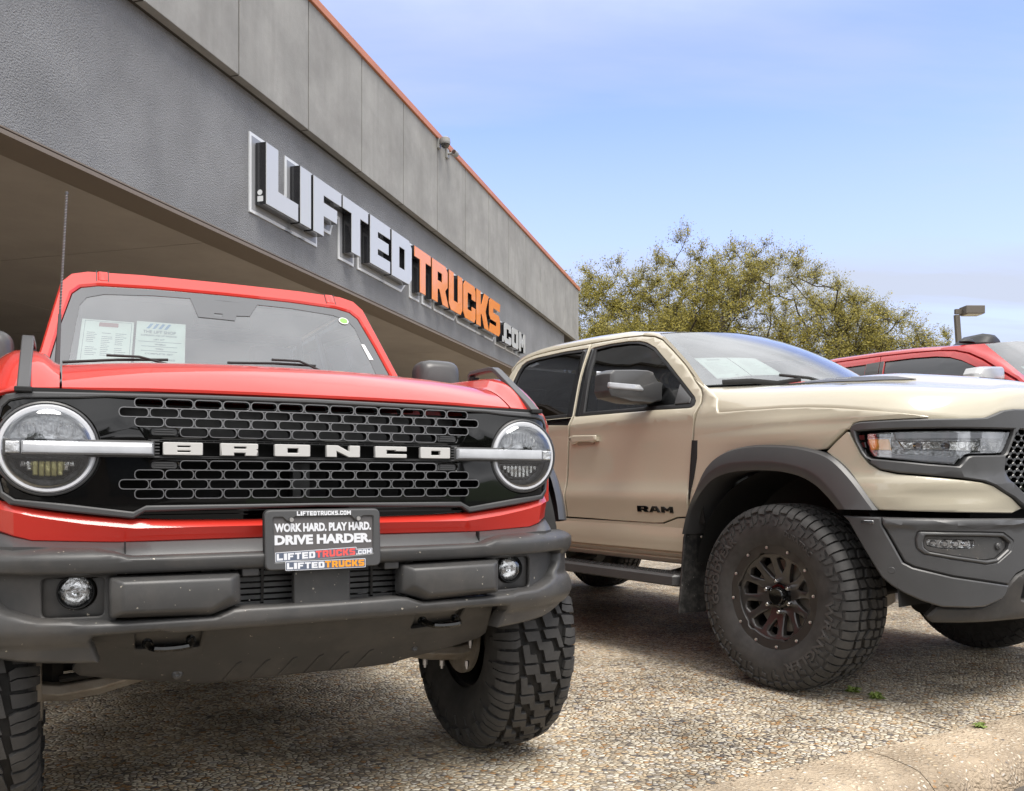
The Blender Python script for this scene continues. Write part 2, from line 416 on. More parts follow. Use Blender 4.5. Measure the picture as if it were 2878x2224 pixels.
def text_geo(body, bold=0.0, res=3):
    cu = bpy.data.curves.new('t', 'FONT'); cu.body = body; cu.size = 1; cu.resolution_u = res; cu.offset = bold
    ob = bpy.data.objects.new('t', cu); COL.objects.link(ob)
    dg = bpy.context.evaluated_depsgraph_get(); me = bpy.data.meshes.new_from_object(ob.evaluated_get(dg))
    vs = [tuple(v.co) for v in me.vertices]; fs = [tuple(p.vertices) for p in me.polygons]
    bpy.data.objects.remove(ob); bpy.data.curves.remove(cu); bpy.data.meshes.remove(me)
    x0 = min(v[0] for v in vs); x1 = max(v[0] for v in vs); y0 = min(v[1] for v in vs); y1 = max(v[1] for v in vs)
    return [((v[0]-x0)/(x1-x0), (v[1]-y0)/(y1-y0)) for v in vs], fs
def text(mb, body, x0, x1, z0, z1, fn, lift=.0006, bold=.02):
    vs, fs = text_geo(body, bold)
    mb.add([fn(lerp(x0, x1, a), lerp(z0, z1, b), lift) for a, b in vs], fs)
# ================================================================== ground
def ground_material(kerb=False):
    m = bpy.data.materials.new('pebbly kerb concrete' if kerb else 'exposed pebble paving'); m.use_nodes = True; t = m.node_tree; b = t.nodes['Principled BSDF']
    n = t.nodes.new; L = t.links.new
    geo = n('ShaderNodeNewGeometry')
    def vor(scale, feat):
        v = n('ShaderNodeTexVoronoi'); v.feature = feat; v.inputs['Scale'].default_value = scale; v.voronoi_dimensions = '3D' if kerb else '2D'
        mp = n('ShaderNodeMapping'); mp.inputs['Rotation'].default_value = (0, 0, .4); mp.inputs['Scale'].default_value = (1, 1.25, 1)
        L(geo.outputs['Position'], mp.inputs[0])
        ns = n('ShaderNodeTexNoise'); ns.inputs['Scale'].default_value = 60; ns.inputs['Detail'].default_value = 1
        L(geo.outputs['Position'], ns.inputs['Vector'])
        ad = n('ShaderNodeVectorMath'); ad.operation = 'MULTIPLY_ADD'; ad.inputs[1].default_value = (.006, .006, 0)
        L(ns.outputs['Color'], ad.inputs[0]); L(mp.outputs[0], ad.inputs[2]); L(ad.outputs[0], v.inputs['Vector']); return v
    c = vor(46, 'F1'); e = vor(46, 'DISTANCE_TO_EDGE')
    sp = n('ShaderNodeSeparateColor'); L(c.outputs['Color'], sp.inputs[0])
    cr = n('ShaderNodeValToRGB'); cr.color_ramp.interpolation = 'CONSTANT'
    cols = [(0, (.60,.50,.36)), (.16, (.72,.64,.50)), (.30, (.44,.36,.26)), (.42, (.80,.73,.60)), (.54, (.28,.24,.19)), (.63, (.62,.48,.31)), (.74, (.44,.25,.11)), (.79, (.58,.54,.48)), (.90, (.13,.12,.12)), (.94, (.76,.69,.54))]
    el = cr.color_ramp.elements
    el[0].position = 0; el[0].color = (*cols[0][1], 1); el[1].position = cols[1][0]; el[1].color = (*cols[1][1], 1)
    for p, q in cols[2:]:
        k = el.new(p); k.color = (*q, 1)
    L(sp.outputs[0], cr.inputs[0])
    # mortar between pebbles: dark where damp, pale and full where worn
    pat = n('ShaderNodeTexNoise'); pat.inputs['Scale'].default_value = .55; pat.inputs['Detail'].default_value = 5; pat.inputs['Roughness'].default_value = .6; L(geo.outputs['Position'], pat.inputs['Vector'])
    pr = n('ShaderNodeMapRange'); pr.inputs['From Min'].default_value = .42; pr.inputs['From Max'].default_value = .62; L(pat.outputs['Fac'], pr.inputs['Value'])
    mort = n('ShaderNodeMixRGB'); L(pr.outputs[0], mort.inputs[0]); mort.inputs[1].default_value = ((.43, .34, .24, 1) if kerb else (.070, .050, .033, 1)); mort.inputs[2].default_value = ((.60, .50, .37, 1) if kerb else (.42, .34, .24, 1))
    er = n('ShaderNodeMapRange'); er.inputs['From Min'].default_value = .25 if kerb else .05; er.inputs['From Max'].default_value = .35 if kerb else .16; L(e.outputs['Distance'], er.inputs['Value'])
    mx = n('ShaderNodeMixRGB'); L(er.outputs[0], mx.inputs[0]); L(mort.outputs[0], mx.inputs[1]); L(cr.outputs[0], mx.inputs[2])
    # broad grime
    g = n('ShaderNodeTexNoise'); g.inputs['Scale'].default_value = 2.2; g.inputs['Detail'].default_value = 8; L(geo.outputs['Position'], g.inputs['Vector'])
    gr = n('ShaderNodeMapRange'); gr.inputs['From Min'].default_value = .3; gr.inputs['From Max'].default_value = .7; gr.inputs['To Min'].default_value = .62; gr.inputs['To Max'].default_value = 1.22; L(g.outputs['Fac'], gr.inputs['Value'])
    sc = n('ShaderNodeVectorMath'); sc.operation = 'SCALE'; L(mx.outputs[0], sc.inputs[0]); L(gr.outputs[0], sc.inputs['Scale'])
    L(sc.outputs[0], b.inputs['Base Color'])
    b.inputs['Roughness'].default_value = .55; b.inputs['Specular IOR Level'].default_value = .35
    br = n('ShaderNodeMapRange'); br.inputs['From Max'].default_value = .32; L(e.outputs['Distance'], br.inputs['Value'])
    bu = n('ShaderNodeBump'); bu.inputs['Strength'].default_value = .9; bu.inputs['Distance'].default_value = .006; L(br.outputs[0], bu.inputs['Height']); L(bu.outputs[0], b.inputs['Normal'])
    return m
M['pebble'] = ground_material(); M['kerb'] = ground_material(True)
M['pit'] = mat('joint filler', (.035, .032, .028), .9)
M['asphalt'] = mat('asphalt', (.10, .09, .08), .9, var=(30, .3), bump=(250, .6, .004))
M['earth'] = mat('damp grime', (.10, .085, .045), .95, var=(25, .5))
M['grass'] = mat('grass', (.06, .10, .03), .9, var=(3, .4), bump=(20, 1, .1))

# kerb line on the ground plan
KP = Vector((1.31, 3.25)); KD = Vector((.875, .484)).normalized(); KN = Vector((KD.y, -KD.x))   # KN points to the road (towards the camera)
def kpt(t, off, z=0): p = KP + KD * t + KN * off; return (p.x, p.y, z)
def slab(mb, pts, z=0.0, th=.12):
    n = len(pts); vs = [(p[0], p[1], z) for p in pts] + [(p[0], p[1], z - th) for p in pts]
    mb.add(vs, [tuple(range(n))] + [(i, (i+1) % n, (i+1) % n + n, i + n) for i in range(n)])
# terrain sheet reaches the horizon; paving bays laid on it
tb = MB(); tb.add([(-700, -700, -.20), (700, -700, -.20), (700, 900, -.20), (-700, 900, -.20)], [(0, 1, 2, 3)])
tag(tb.build('terrain', M['grass'], smooth=0), kind='structure')
rb = MB(); rb.add([kpt(-80, .30, -.13), kpt(80, .30, -.13), kpt(80, 40, -.13), kpt(-80, 40, -.13)], [(0, 1, 2, 3)])
tag(rb.build('road', M['asphalt'], smooth=0), kind='structure')
# bays between joints: across direction -KN, joints at measured lines, 8 mm open joints
jt = [-40, -2.93, .58, 4.1, 7.6, 11.2, 40]; jn = [0, 2.32, 5.0, 8.0, 11.0, 40]
fl = empty('pavement'); tag(fl, kind='structure')
for i in range(len(jt) - 1):
    for j in range(len(jn) - 1):
        g = .005
        a, b_, c, d = jt[i] + g, jt[i+1] - g, -(jn[j] + (g if j else .002)), -(jn[j+1] - g)
        mb = MB(); slab(mb, [kpt(a, c), kpt(b_, c), kpt(b_, d), kpt(a, d)], 0, .16)
        mb.build('paving_bay', M['pebble'], fl, smooth=0)
jb = MB(); jb.add([kpt(-40, 0, -.012), kpt(40, 0, -.012), kpt(40, -40, -.012), kpt(-40, -40, -.012)], [(0, 1, 2, 3)])
jb.build('joint_filler', M['pit'], fl, smooth=0)
# rounded kerb in lengths
ke = empty('kerb'); tag(ke, kind='structure')
prof = [(.0, -.03), (.0, .000), (.05, .002), (.10, .001), (.15, -.003), (.20, -.009), (.24, -.019), (.275, -.036), (.30, -.062), (.315, -.10), (.32, -.20)]
for t0, t1 in [(-9, -6), (-6, -3), (-3, 0.05), (0.05, 3.05), (3.05, 6.05), (6.05, 9)]:
    rings = []; nst = 200
    for k in range(nst + 1):
        t = lerp(t0 + .002, t1 - .002, k / nst)
        chip = noise.noise(Vector((t * 2.3, 3, 1))) * .030 + noise.noise(Vector((t * 9, 0, 4))) * .024 + max(0, noise.noise(Vector((t * 5, 7, 4))) - .25) * -.10
        rings.append([kpt(t, o + (chip * (o / .26)), z + (noise.noise(Vector((t * 14, o * 30, 2))) * .007 + noise.noise(Vector((t * 45, o * 60, 5))) * .004) * (o > 0)) for o, z in prof])
    MB().loft(rings).build('kerb_stone', M['kerb'], ke, smooth=60)

# weeds growing from the paving joint
M['weed'] = mat('weed leaves', (.17, .23, .05), .7, var=(40, .3))
def weed(x, y, r, n, label):
    mb = MB()
    for k in range(n):
        a = random.uniform(0, 2*pi); l = r * random.uniform(.4, 1); h = r * random.uniform(.15, .7); wd = l * .28
        d = Vector((cos(a), sin(a), 0)); s = Vector((-sin(a), cos(a), 0)); o = d * random.uniform(0, r * .3)
        p0 = o; p1 = o + d * l * .5 + Vector((0, 0, h)); p2 = o + d * l + Vector((0, 0, h * .6))
        mb.add([p0, p1 - s * wd, p2, p1 + s * wd], [(0, 1, 2, 3)])
    o = mb.build('weed', M['weed'], smooth=0, loc=(x, y, .001)); tag(o, label, 'weed', 'weeds in the paving joint'); return o
weed(1.665, 4.17, .042, 46, 'small green weed in the paving joint beside the sand pickup front tyre')
weed(1.725, 4.05, .040, 46, 'low green weed a hand further along the joint towards the kerb')
weed(1.955, 3.565, .032, 34, 'tiny green weed where the paving joint meets the kerb')

# ================================================================== building
M['stucco'] = mat('dark grey stucco', (.255, .26, .270), .85, bump=(72, 1.0, .022), var=(1.3, .16), dirt=(70, (.12, .123, .13), .6), streak=(4, (.17, .175, .19), .22))
M['stucco2'] = mat('light grey panel stucco', (.30, .297, .283), .85, bump=(60, .4, .006), var=(1.6, .15), dirt=(1.3, (.17, .165, .16), .5), streak=(4, (.19, .185, .175), .34))
M['soffit'] = mat('taupe soffit render', (.36, .325, .295), .9, bump=(40, .3, .004), var=(.8, .12))
M['soffit_edge'] = mat('brown metal edge', (.19, .155, .125), .6)
M['recess'] = mat('dark joint recess', (.045, .038, .032), .8)
M['coping'] = mat('terracotta coping metal', (.50, .185, .085), .45, var=(3, .08))
M['wallback'] = mat('shop wall behind', (.32, .29, .255), .85, var=(1.5, .1))
BY = -15.93
bld = empty('shop_building', (-3.73, 6.22, 0), BY, 'long grey stucco showroom with deep overhanging fascia and terracotta roof coping', 'building')
# fascia wall (sign band): local x outwards, y along, z up
y0, y1 = -9.0, 19.04; zs, zt = 3.585, 5.262
MB().box((-.15, (y0 + y1) / 2, (zs + zt) / 2), (.30, y1 - y0, zt - zs)).build('fascia_wall', M['stucco'], bld, smooth=0)
MB().box((-.13, (y0 + y1) / 2, zs - .018), (.36, y1 - y0, .034)).box((.012, (y0+y1)/2, zs + .03), (.02, y1 - y0, .012)).build('lower_edge_trim', M['soffit_edge'], bld, smooth=0)
MB().box((-5.0, (y0 + y1) / 2, zs + .075), (9.35, y1 - y0, .03)).build('ceiling_backing', M['recess'], bld, smooth=0)
for i in range(7):
    for j in range(2):
        ya, yb = y0 + (y1 - y0) * i / 7, y0 + (y1 - y0) * (i + 1) / 7; xa, xb = -.31 - 4.65 * j, -.31 - 4.65 * (j + 1)
        MB().box(((xa + xb) / 2, (ya + yb) / 2, zs + .045), (4.65 - .012, yb - ya - .012, .03)).build('ceiling_panel', M['soffit'], bld, smooth=0)
MB().box((-9.6, (y0 + y1) / 2, 1.7), (.2, y1 - y0, 3.9)).build('rear_wall', M['wallback'], bld, smooth=0)
MB().box((-9.45, (y0 + y1) / 2, 3.44), (.12, y1 - y0, .12)).build('ceiling_trim', M['stucco2'], bld, smooth=0)
for yy in (19.3,):
    MB().box((-4.9, yy + .3, 1.6), (9.3, .5, 3.9)).build('end_wall', M['wallback'], bld, smooth=0)
for yy in (-6.2, 3.4, 11.2, 18.4):
    MB().box((-9.0, yy, 1.75), (.5, .5, 3.5)).build('column', M['wallback'], bld, bevel=.01, smooth=0)
# glazed shopfront bays between the columns
M['shopglass'] = mat('dark shop glass', (.03, .035, .04), .05, coat=1)
for yy in range(-5, 18, 2):
    MB().box((-9.46, yy + .9, 1.35), (.05, 1.7, 2.5)).build('shop_window', M['shopglass'], bld, smooth=0)
# parapet panels (proud of the band), joints every 1.435 m
OV = .14; zp0, zp1 = 5.245, 6.80; PJ = 1.436; j0 = 4.22
ys = [j0 + PJ * k for k in range(-9, 12)]; ys = [y for y in ys if y > -9] + [20.45]
MB().box((-.20, (ys[0] + 20.45) / 2, (zp0 + zp1) / 2 + .01), (.60, 20.4 - ys[0], zp1 - zp0 - .06)).build('parapet_core', M['recess'], bld, smooth=0)
for a, b_ in zip(ys[:-1], ys[1:]):
    if b_ - a < .2: continue
    MB().panel(rect(a + .011, b_ - .011, zp0, zp1), depth=.10, bevel=.004, fn=lambda u, v, w_: (OV + w_ + .0, u, v), back=True).build('parapet_panel', M['stucco2'], bld, smooth=0)
MB().panel(rect(-.52, OV - .004, zp0, zp1), depth=.05, bevel=.003, fn=lambda u, v, w_: (u, 20.455 - w_ * 0 + w_ + .0, v), back=True).build('parapet_return', M['stucco2'], bld, smooth=0)
MB().box((-.20, (ys[0] + 20.45) / 2, zp0 + .012), (.655, 20.43 - ys[0], .02)).build('parapet_soffit', M['recess'], bld, smooth=0)
cb = MB()
for k in range(len(ys) - 1):   # folded metal coping lengths
    a, b_ = ys[k] + .7, min(ys[k+1] + .7, 20.49)
    if b_ > a: cb.box((-.18, (a + b_) / 2, zp1 + .048), (.71, b_ - a - .004, .098))
cb.build('coping', M['coping'], bld, smooth=0, bevel=.004)
MB().box((-.6, 19.75, 4.4), (.3, 1.1, 1.64)).build('end_pier', M['stucco2'], bld, smooth=0)

# ---- sign: extruded letters on outlined backing plates
M['sign_white'] = mat('white sign acrylic', (.52, .535, .55), .22, coat=.5)
M['sign_orange'] = mat('orange sign acrylic', (.86, .27, .045), .24, coat=.5)
M['sign_side'] = mat('black sign return', (.016, .016, .018), .18, coat=.6)
M['sign_back'] = mat('grey sign backing', (.30, .31, .33), .4)
M['sign_edge'] = mat('white backing outline', (.74, .76, .78), .4)
SF = lambda dx: (lambda u, v, w_: (dx + w_, u, v))
sg = empty('wall_sign', (-3.73, 6.22, 0), BY, 'white and orange raised letter sign on the dark stucco fascia', 'sign')
zl0, zl1 = 4.055, 4.735
LT = [('L', 3.26, 3.94), ('I', 3.985, 4.24), ('F', 4.295, 5.02), ('T', 5.06, 5.81), ('E', 5.87, 6.545), ('D', 6.60, 7.36)]
LO = [('T', 7.465, 8.165), ('R', 8.22, 8.97), ('U', 9.015, 9.80), ('C', 9.88, 10.555), ('K', 10.60, 11.45), ('S', 11.37, 12.12)]
LC = [('.', 12.29, 12.40), ('C', 12.41, 12.97), ('O', 13.02, 13.56), ('M', 13.62, 14.155)]
LO = [('T', 7.465, 8.165), ('R', 8.22, 8.98), ('U', 9.03, 9.74), ('C', 9.79, 10.50), ('K', 10.55, 11.32), ('S', 11.36, 12.12)]
def sign_letter(ch, a, b_, z0, z1, m, depth):
    r = MB(); glyph(r, ch, a, b_, z0, z1, SF(.155), depth=.125, bevel=0)
    body = r.build('letter', M['sign_side'], sg, smooth=0)
    f = MB(); glyph(f, ch, a + .004, b_ - .004, z0 + .004, z1 - .004, SF(.163), depth=.0078, bevel=.002)
    f.build('letter_face', m, body, smooth=0)
for ch, a, b_ in LT: sign_letter(ch, a, b_, zl0, zl1, M['sign_white'], .15)
for ch, a, b_ in LO: sign_letter(ch, a, b_, zl0 - .02, zl1 - .01, M['sign_orange'], .15)
for ch, a, b_ in LC: sign_letter(ch, a, b_, 3.98, 4.42, M['sign_white'], .12)
def backing(seq, z0, z1, pad, col_edge):
    e = MB(); i = MB()
    for ch, a, b_ in seq:
        glyph(e, ch, a, b_, z0, z1, SF(.018), depth=.016, bevel=0, grow=pad)
        glyph(i, ch, a, b_, z0, z1, SF(.022), depth=.012, bevel=0, grow=pad * .62)
    e.build('sign_outline', M['sign_edge'], sg, smooth=0); i.build('sign_backing', M['sign_back'], sg, smooth=0)
backing(LT, zl0, zl1, .095, None); backing(LO, zl0 - .02, zl1 - .01, .085, None); backing(LC, 3.98, 4.42, .06, None)
# maker stickers on the side of the first letter
st = MB()
st.panel(circ(.085, 4.19, .030, 20), depth=.001, bevel=0, fn=lambda u, v, w_: (u, 3.258 + w_, v))
st.panel(rect(.055, .125, 4.09, 4.15), depth=.001, bevel=0, fn=lambda u, v, w_: (u, 3.258 + w_, v))
st.build('maker_label', M['sign_edge'], sg, smooth=0)

# ---- security cameras under the coping
M['camgrey'] = mat('camera housing', (.30, .30, .29), .4)
M['dome'] = mat('smoked dome', (.03, .03, .03), .05, coat=1)
def seccam(y, z, label, big):
    root = empty('security_camera', (0, 0, 0), 0, label, 'security camera', 'security cameras under the coping')
    root.parent = None
    root.location = (-3.73 + cos(radians(BY)) * .14 - sin(radians(BY)) * y, 6.22 + sin(radians(BY)) * .14 + cos(radians(BY)) * y, z)
    root.rotation_euler = (0, 0, radians(BY))
    MB().box((.02, 0, 0), (.04, .10, .16)).build('bracket', M['camgrey'], root, bevel=.006, smooth=0)
    if big:
        MB().lathe([(.10, 0.0), (.10, .05), (.08, .085), (.03, .09), (.0, .09), (-.02, .08)], (.13, 0, 0), 'z', 20).build('housing', M['camgrey'], root)
        MB().lathe([(-.02, .075), (-.06, .06), (-.085, .03), (-.09, 0)], (.13, 0, 0), 'z', 20).build('dome', M['dome'], root)
    else:
        MB().tube([(.04, 0, 0), (.12, .02, .01)], .02, 10).build('arm', M['camgrey'], root)
        MB().lathe([(-.06, 0), (-.06, .045), (.05, .055), (.06, .04), (.06, 0)], (.15, .03, .01), 'y', 16).build('housing', M['camgrey'], root)
        MB().lathe([(0, 0), (0, .035)], (.15, -.032, .01), 'y', 16).build('camera_lens', M['dome'], root)
seccam(8.55, 6.72, 'grey dome security camera, left of the pair under the terracotta coping', True)
seccam(8.95, 6.70, 'small grey bullet security camera, right of the pair under the coping', False)

# ---- recessed ceiling lights under the canopy
M['lampglass'] = mat('unlit lamp glass', (.55, .50, .42), .3)
def bl_(x, y): return -3.73 + cos(radians(BY)) * x - sin(radians(BY)) * y, 6.22 + sin(radians(BY)) * x + cos(radians(BY)) * y
def downlight(x, y, label):
    root = empty('ceiling_light', (x, y, 3.645), 0, label, 'ceiling light', 'round lights in the canopy ceiling')
    MB().lathe([(0, .115), (-.02, .12), (-.022, .10), (-.012, .085)], (0, 0, 0), 'z', 24).build('trim_ring', M['camgrey'], root)
    MB().lathe([(-.012, .086), (-.008, 0)], (0, 0, 0), 'z', 24).build('lens', M['lampglass'], root)
K = (3.63 - 1.03) / (3.6 - 1.03)
downlight(*bl_(-3.44 * K, 4.0 * K), 'round recessed ceiling light left of the red truck, behind its antenna')
downlight(*bl_(-.42, 8.98), 'recessed ceiling light at the canopy edge below the orange letters')

# loose grit and broken pebbles swept against the kerb and under the wheels
M['stone'] = mat('loose stone', (.42, .34, .25), .8, var=(60, .5))
gb = MB(); rg_ = random.Random(4)
for k in range(900):
    if k < 420: t = rg_.uniform(-2.5, 5); o_ = rg_.gauss(.0, .05); p = kpt(t, o_ if o_ < .05 else .03)
    else: p = kpt(rg_.uniform(-4, 6), -rg_.uniform(.1, 5) ** 1.0)
    r = rg_.uniform(.002, .0065); z = r * .5 + (.004 if k < 420 else 0)
    gb.lathe([(-r * .6, 0), (-r * .1, r), (r * .5, r * .6), (r * .6, 0)], (p[0], p[1], z), 'z', 5)
g_ = gb.build('loose_grit', M['stone'], None, smooth=0); tag(g_, 'loose grit and small stones scattered over the paving and along the kerb', 'grit', kind='stuff')
# ================================================================== tyres and wheels (axle along local x, centre at origin)
M['rubber2'] = mat('raised tyre lettering', (.058, .055, .053), .58)
def tyre_profile(R, W, rim):
    """cross-section from inner bead over the crown to the outer bead, as (x, r)"""
    h = W / 2
    half = [(0, R), (.45*h, R - .002), (.78*h, R - .007), (.93*h, R - .020), (1.0*h, R - .050), (1.045*h, R - .085), (1.06*h, R - (R-rim)*.50), (1.02*h, R - (R-rim)*.72), (.92*h, rim + .020), (.86*h, rim + .006), (.80*h, rim - .004)]
    return half
class Prof:
    def __init__(s, pts):
        s.p = [Vector(q) for q in pts]; s.l = [0]
        for a, b in zip(s.p[:-1], s.p[1:]): s.l.append(s.l[-1] + (b - a).length)
    def at(s, v):
        sg = -1 if v < 0 else 1; a = min(abs(v), s.l[-1] - 1e-6)
        for i in range(len(s.p) - 1):
            if a <= s.l[i+1] + 1e-9:
                t = (a - s.l[i]) / (s.l[i+1] - s.l[i]); q = s.p[i].lerp(s.p[i+1], t)
                def nr(k):
                    k0 = max(k - 1, 0); k1 = min(k + 1, len(s.p) - 1); d = s.p[k1] - s.p[k0]
                    if k == 0: d = Vector((1, 0))
                    return Vector((-d.y, d.x)).normalized()
                n = nr(i).lerp(nr(i+1), t).normalized()
                if n.y < 0 and i < 2: n = -n
                return (q.x * sg, q.y), (n.x * sg, n.y)
        return (s.p[-1].x * sg, s.p[-1].y), (sg, 0)
def make_tyre(name, parent, R, W, rim, pitches, blocks, lugs, tread=.013, words=(), seedv=0):
    P = Prof(tyre_profile(R - tread, W, rim)); mb = MB()
    n = 96; prof = [P.at(v)[0] for v in [P.l[-1] * k / 22 for k in range(-22, 23)]]
    mb.lathe(prof, n=n)
    def fn(u, v, w_):
        a = u; (x, r), (nx, nr) = P.at(v); x += nx * w_; r += nr * w_
        return (x, r * cos(a), r * sin(a))
    pit = 2 * pi / pitches; trd = MB()
    for k in range(pitches):
        for poly, dep in blocks + lugs:
            pts = [(k * pit + u * pit, v * (W / 2)) for u, v in poly]
            trd.panel(pts, depth=dep + .004, bevel=0, fn=lambda u, v, w_: fn(u, v, w_ + dep), res=(pit * .5, .03))
    # sidewalls in weathered rubber, crown darker, groove shade put into its colour
    ob = mb.build(name, M['rubber'], parent, smooth=38, fixn=False); ob.data.materials.append(M['grooveshade'])
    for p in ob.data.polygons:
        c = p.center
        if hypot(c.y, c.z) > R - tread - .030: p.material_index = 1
    t_ = trd.build('tread', M['rubber'], ob, smooth=38, fixn=False); t_['kind'] = 'stuff'
    if words:
        lt = MB(); L0 = [P.l[4] + (P.l[-1] - P.l[4]) * j / 200 for j in range(201)]; Q = [P.at(q) for q in L0]
        for txt, a0, a1, r0, r1, bold in words:
            vs, fs = text_geo(txt, bold)
            for off in (.0035,):
                vv = []
                for a, b in vs:
                    ang = lerp(a0, a1, a); rr = lerp(r0, r1, b); (x, r), (nx, nr) = min(Q, key=lambda q: abs(q[0][1] - rr)); vv.append((-(x + off), rr * cos(ang), rr * sin(ang)))
                lt.add(vv, fs)
        l_ = lt.build('sidewall_lettering', M['rubber2'], ob, smooth=0, fixn=False); l_['kind'] = 'stuff'
        so2 = l_.modifiers.new('s', 'SOLIDIFY'); so2.thickness = .0035; so2.offset = 0
    return ob

MUD_BLOCKS = [
    ([(.04,-.02),(.30,.06),(.30,.34),(.60,.42),(.60,.55),(.04,.40)], .016),
    ([(.40,-.10),(.66,-.02),(.96,.05),(.96,.40),(.72,.46),(.72,.28),(.40,.20)], .016),
    ([(.06,-.52),(.34,-.44),(.34,-.22),(.62,-.14),(.62,-.02),(.06,-.14)], .016),
    ([(.44,-.58),(.98,-.50),(.98,-.16),(.74,-.22),(.74,-.38),(.44,-.42)], .016)]
MUD_LUGS = [
    ([(.05,.62),(.29,.59),(.33,.72),(.33,1.30),(.10,1.30)], .016), ([(.325,.585),(.50,.56),(.58,.70),(.58,1.30),(.365,1.30),(.365,.72)], .016),
    ([(.64,.52),(.94,.60),(.96,1.16),(.70,1.16)], .014),
    ([(.05,-1.30),(.27,-1.30),(.27,-.74),(.22,-.64),(.02,-.66)], .016), ([(.305,-1.30),(.53,-1.30),(.53,-.74),(.45,-.62),(.255,-.64),(.305,-.74)], .016),
    ([(.62,-1.16),(.90,-1.16),(.94,-.64),(.62,-.68)], .014),
    ([(.20,1.38),(.34,1.38),(.30,1.62),(.20,1.62)], .004), ([(.20,-1.62),(.30,-1.62),(.34,-1.38),(.20,-1.38)], .004)]
AT_BLOCKS = [
    ([(.03,-.12),(.42,-.02),(.50,.12),(.40,.22),(.03,.12)], .011), ([(.55,-.02),(.95,-.14),(.97,.10),(.80,.22),(.56,.12)], .011),
    ([(.10,.26),(.46,.34),(.50,.52),(.14,.50)], .011), ([(.60,.24),(.96,.32),(.94,.54),(.62,.48)], .011),
    ([(.04,-.30),(.40,-.22),(.44,-.46),(.06,-.52)], .011), ([(.54,-.24),(.92,-.32),(.94,-.52),(.56,-.48)], .011)]
AT_LUGS = [
    ([(.04,.62),(.44,.60),(.48,1.12),(.06,1.10)], .011), ([(.54,.60),(.94,.64),(.96,1.02),(.56,1.04)], .011),
    ([(.06,-1.10),(.48,-1.12),(.44,-.60),(.04,-.62)], .011), ([(.56,-1.04),(.96,-1.02),(.94,-.64),(.54,-.60)], .011),
    ([(.10,-1.16),(.55,-1.24),(.50,-1.44),(.30,-1.46),(.34,-1.32),(.08,-1.28)], .006), ([(.62,-1.12),(.92,-1.10),(.86,-1.34),(.66,-1.40)], .005),
    ([(.10,1.16),(.55,1.24),(.50,1.44),(.30,1.46),(.34,1.32),(.08,1.28)], .006), ([(.62,1.12),(.92,1.10),(.86,1.34),(.66,1.40)], .005)]

# ================================================================== red off-road SUV
BR = empty('off_road_suv', (-.570, 2.480, 0), 27.6, 'red off road truck with round headlights, black grille and antenna, nearest the camera', 'off-road vehicle')
def gy(x): a = abs(x); return -.022 + .028 * (a / .75) ** 2 + (max(0, a - .735) ** 2) * 9
def gfn(off=0): return lambda u, v, w_: (u, gy(u) + off - w_ + .12 * max(0, v - 1.165), v)
def mir(pts):   # right half (x from 0 outwards, closed order) -> full outline
    L = [p for p in pts]; return L + [(-x, z) for x, z in reversed(L) if abs(x) > 1e-6]
# --- grille surround and gloss panel
outer = [(0, 1.268), (.35, 1.265), (.60, 1.260), (.74, 1.257), (.778, 1.250), (.797, 1.230), (.803, 1.19), (.803, 1.03), (.795, .995), (.768, .972), (.653, .954), (.486, .932), (.458, .950), (0, .958)]
inner = [(0, 1.2545), (.35, 1.2525), (.55, 1.250), (.62, 1.244), (.74, 1.239), (.768, 1.233), (.784, 1.217), (.791, 1.19), (.791, 1.035), (.783, 1.004), (.757, .986), (.64, .972), (.486, .950), (.455, .966), (0, .968)]
MB().panel(mir(outer), [mir(inner)], depth=.06, bevel=.004, fn=gfn(-.004), res=(.08, 0)).build('grille_surround', M['plastic2'], BR, smooth=30)
holes = []
def pill(cx, cz, w_=.0680, h=.0216): return rect(cx - w_/2, cx + w_/2, cz - h/2, cz + h/2, h/2, 4)
PX = .0745; rows = [(1.2385, 13, 0), (1.2132, 14, 0), (1.1879, 13, 0), (1.1626, 12, 1), (1.0735, 12, 1), (1.0480, 13, 0), (1.0225, 14, 0), (.9970, 13, 0)]
vents = []
for z, n, v in rows:
    for k in range(n):
        cx = (k - (n - 1) / 2) * PX
        if v and k in (0, n - 1): vents.append((cx, z)); continue
        holes.append(pill(cx, z))
slot = rect(-.452, .452, 1.0905, 1.1445, .006)
hl = [circ(sx_ * .684, 1.113, .1215, 40) for sx_ in (-1, 1)]
g_out = [(x * .999, z) for x, z in inner]
MB().panel(mir(g_out), holes + [slot] + hl + [pill(*v) for v in vents], depth=.032, bevel=.0026, fn=gfn(0), res=(.1, 0)).build('grille_panel', M['gloss'], BR, smooth=30)
M['rim'] = mat('grille aperture rim', (.13, .13, .135), .3, coat=.5)
for h in holes:   # satin lip round each aperture
    MB().panel(offset(h, -.0028), [offset(h, -.0004)], depth=.006, bevel=0, fn=gfn(-.0012)).build('grille_aperture_rim', M['rim'], BR, smooth=0)
for cx, cz in vents:
    vb = MB().panel(pill(cx, cz, .064, .019), depth=.004, bevel=0, fn=gfn(.008))
    for dz in (-.0065, 0, .0065): vb.panel(rect(cx - .024, cx + .024, cz + dz - .0014, cz + dz + .0014), depth=.004, bevel=0, fn=gfn(.003))
    vb.build('grille_vent', M['plastic2'], BR, smooth=0)
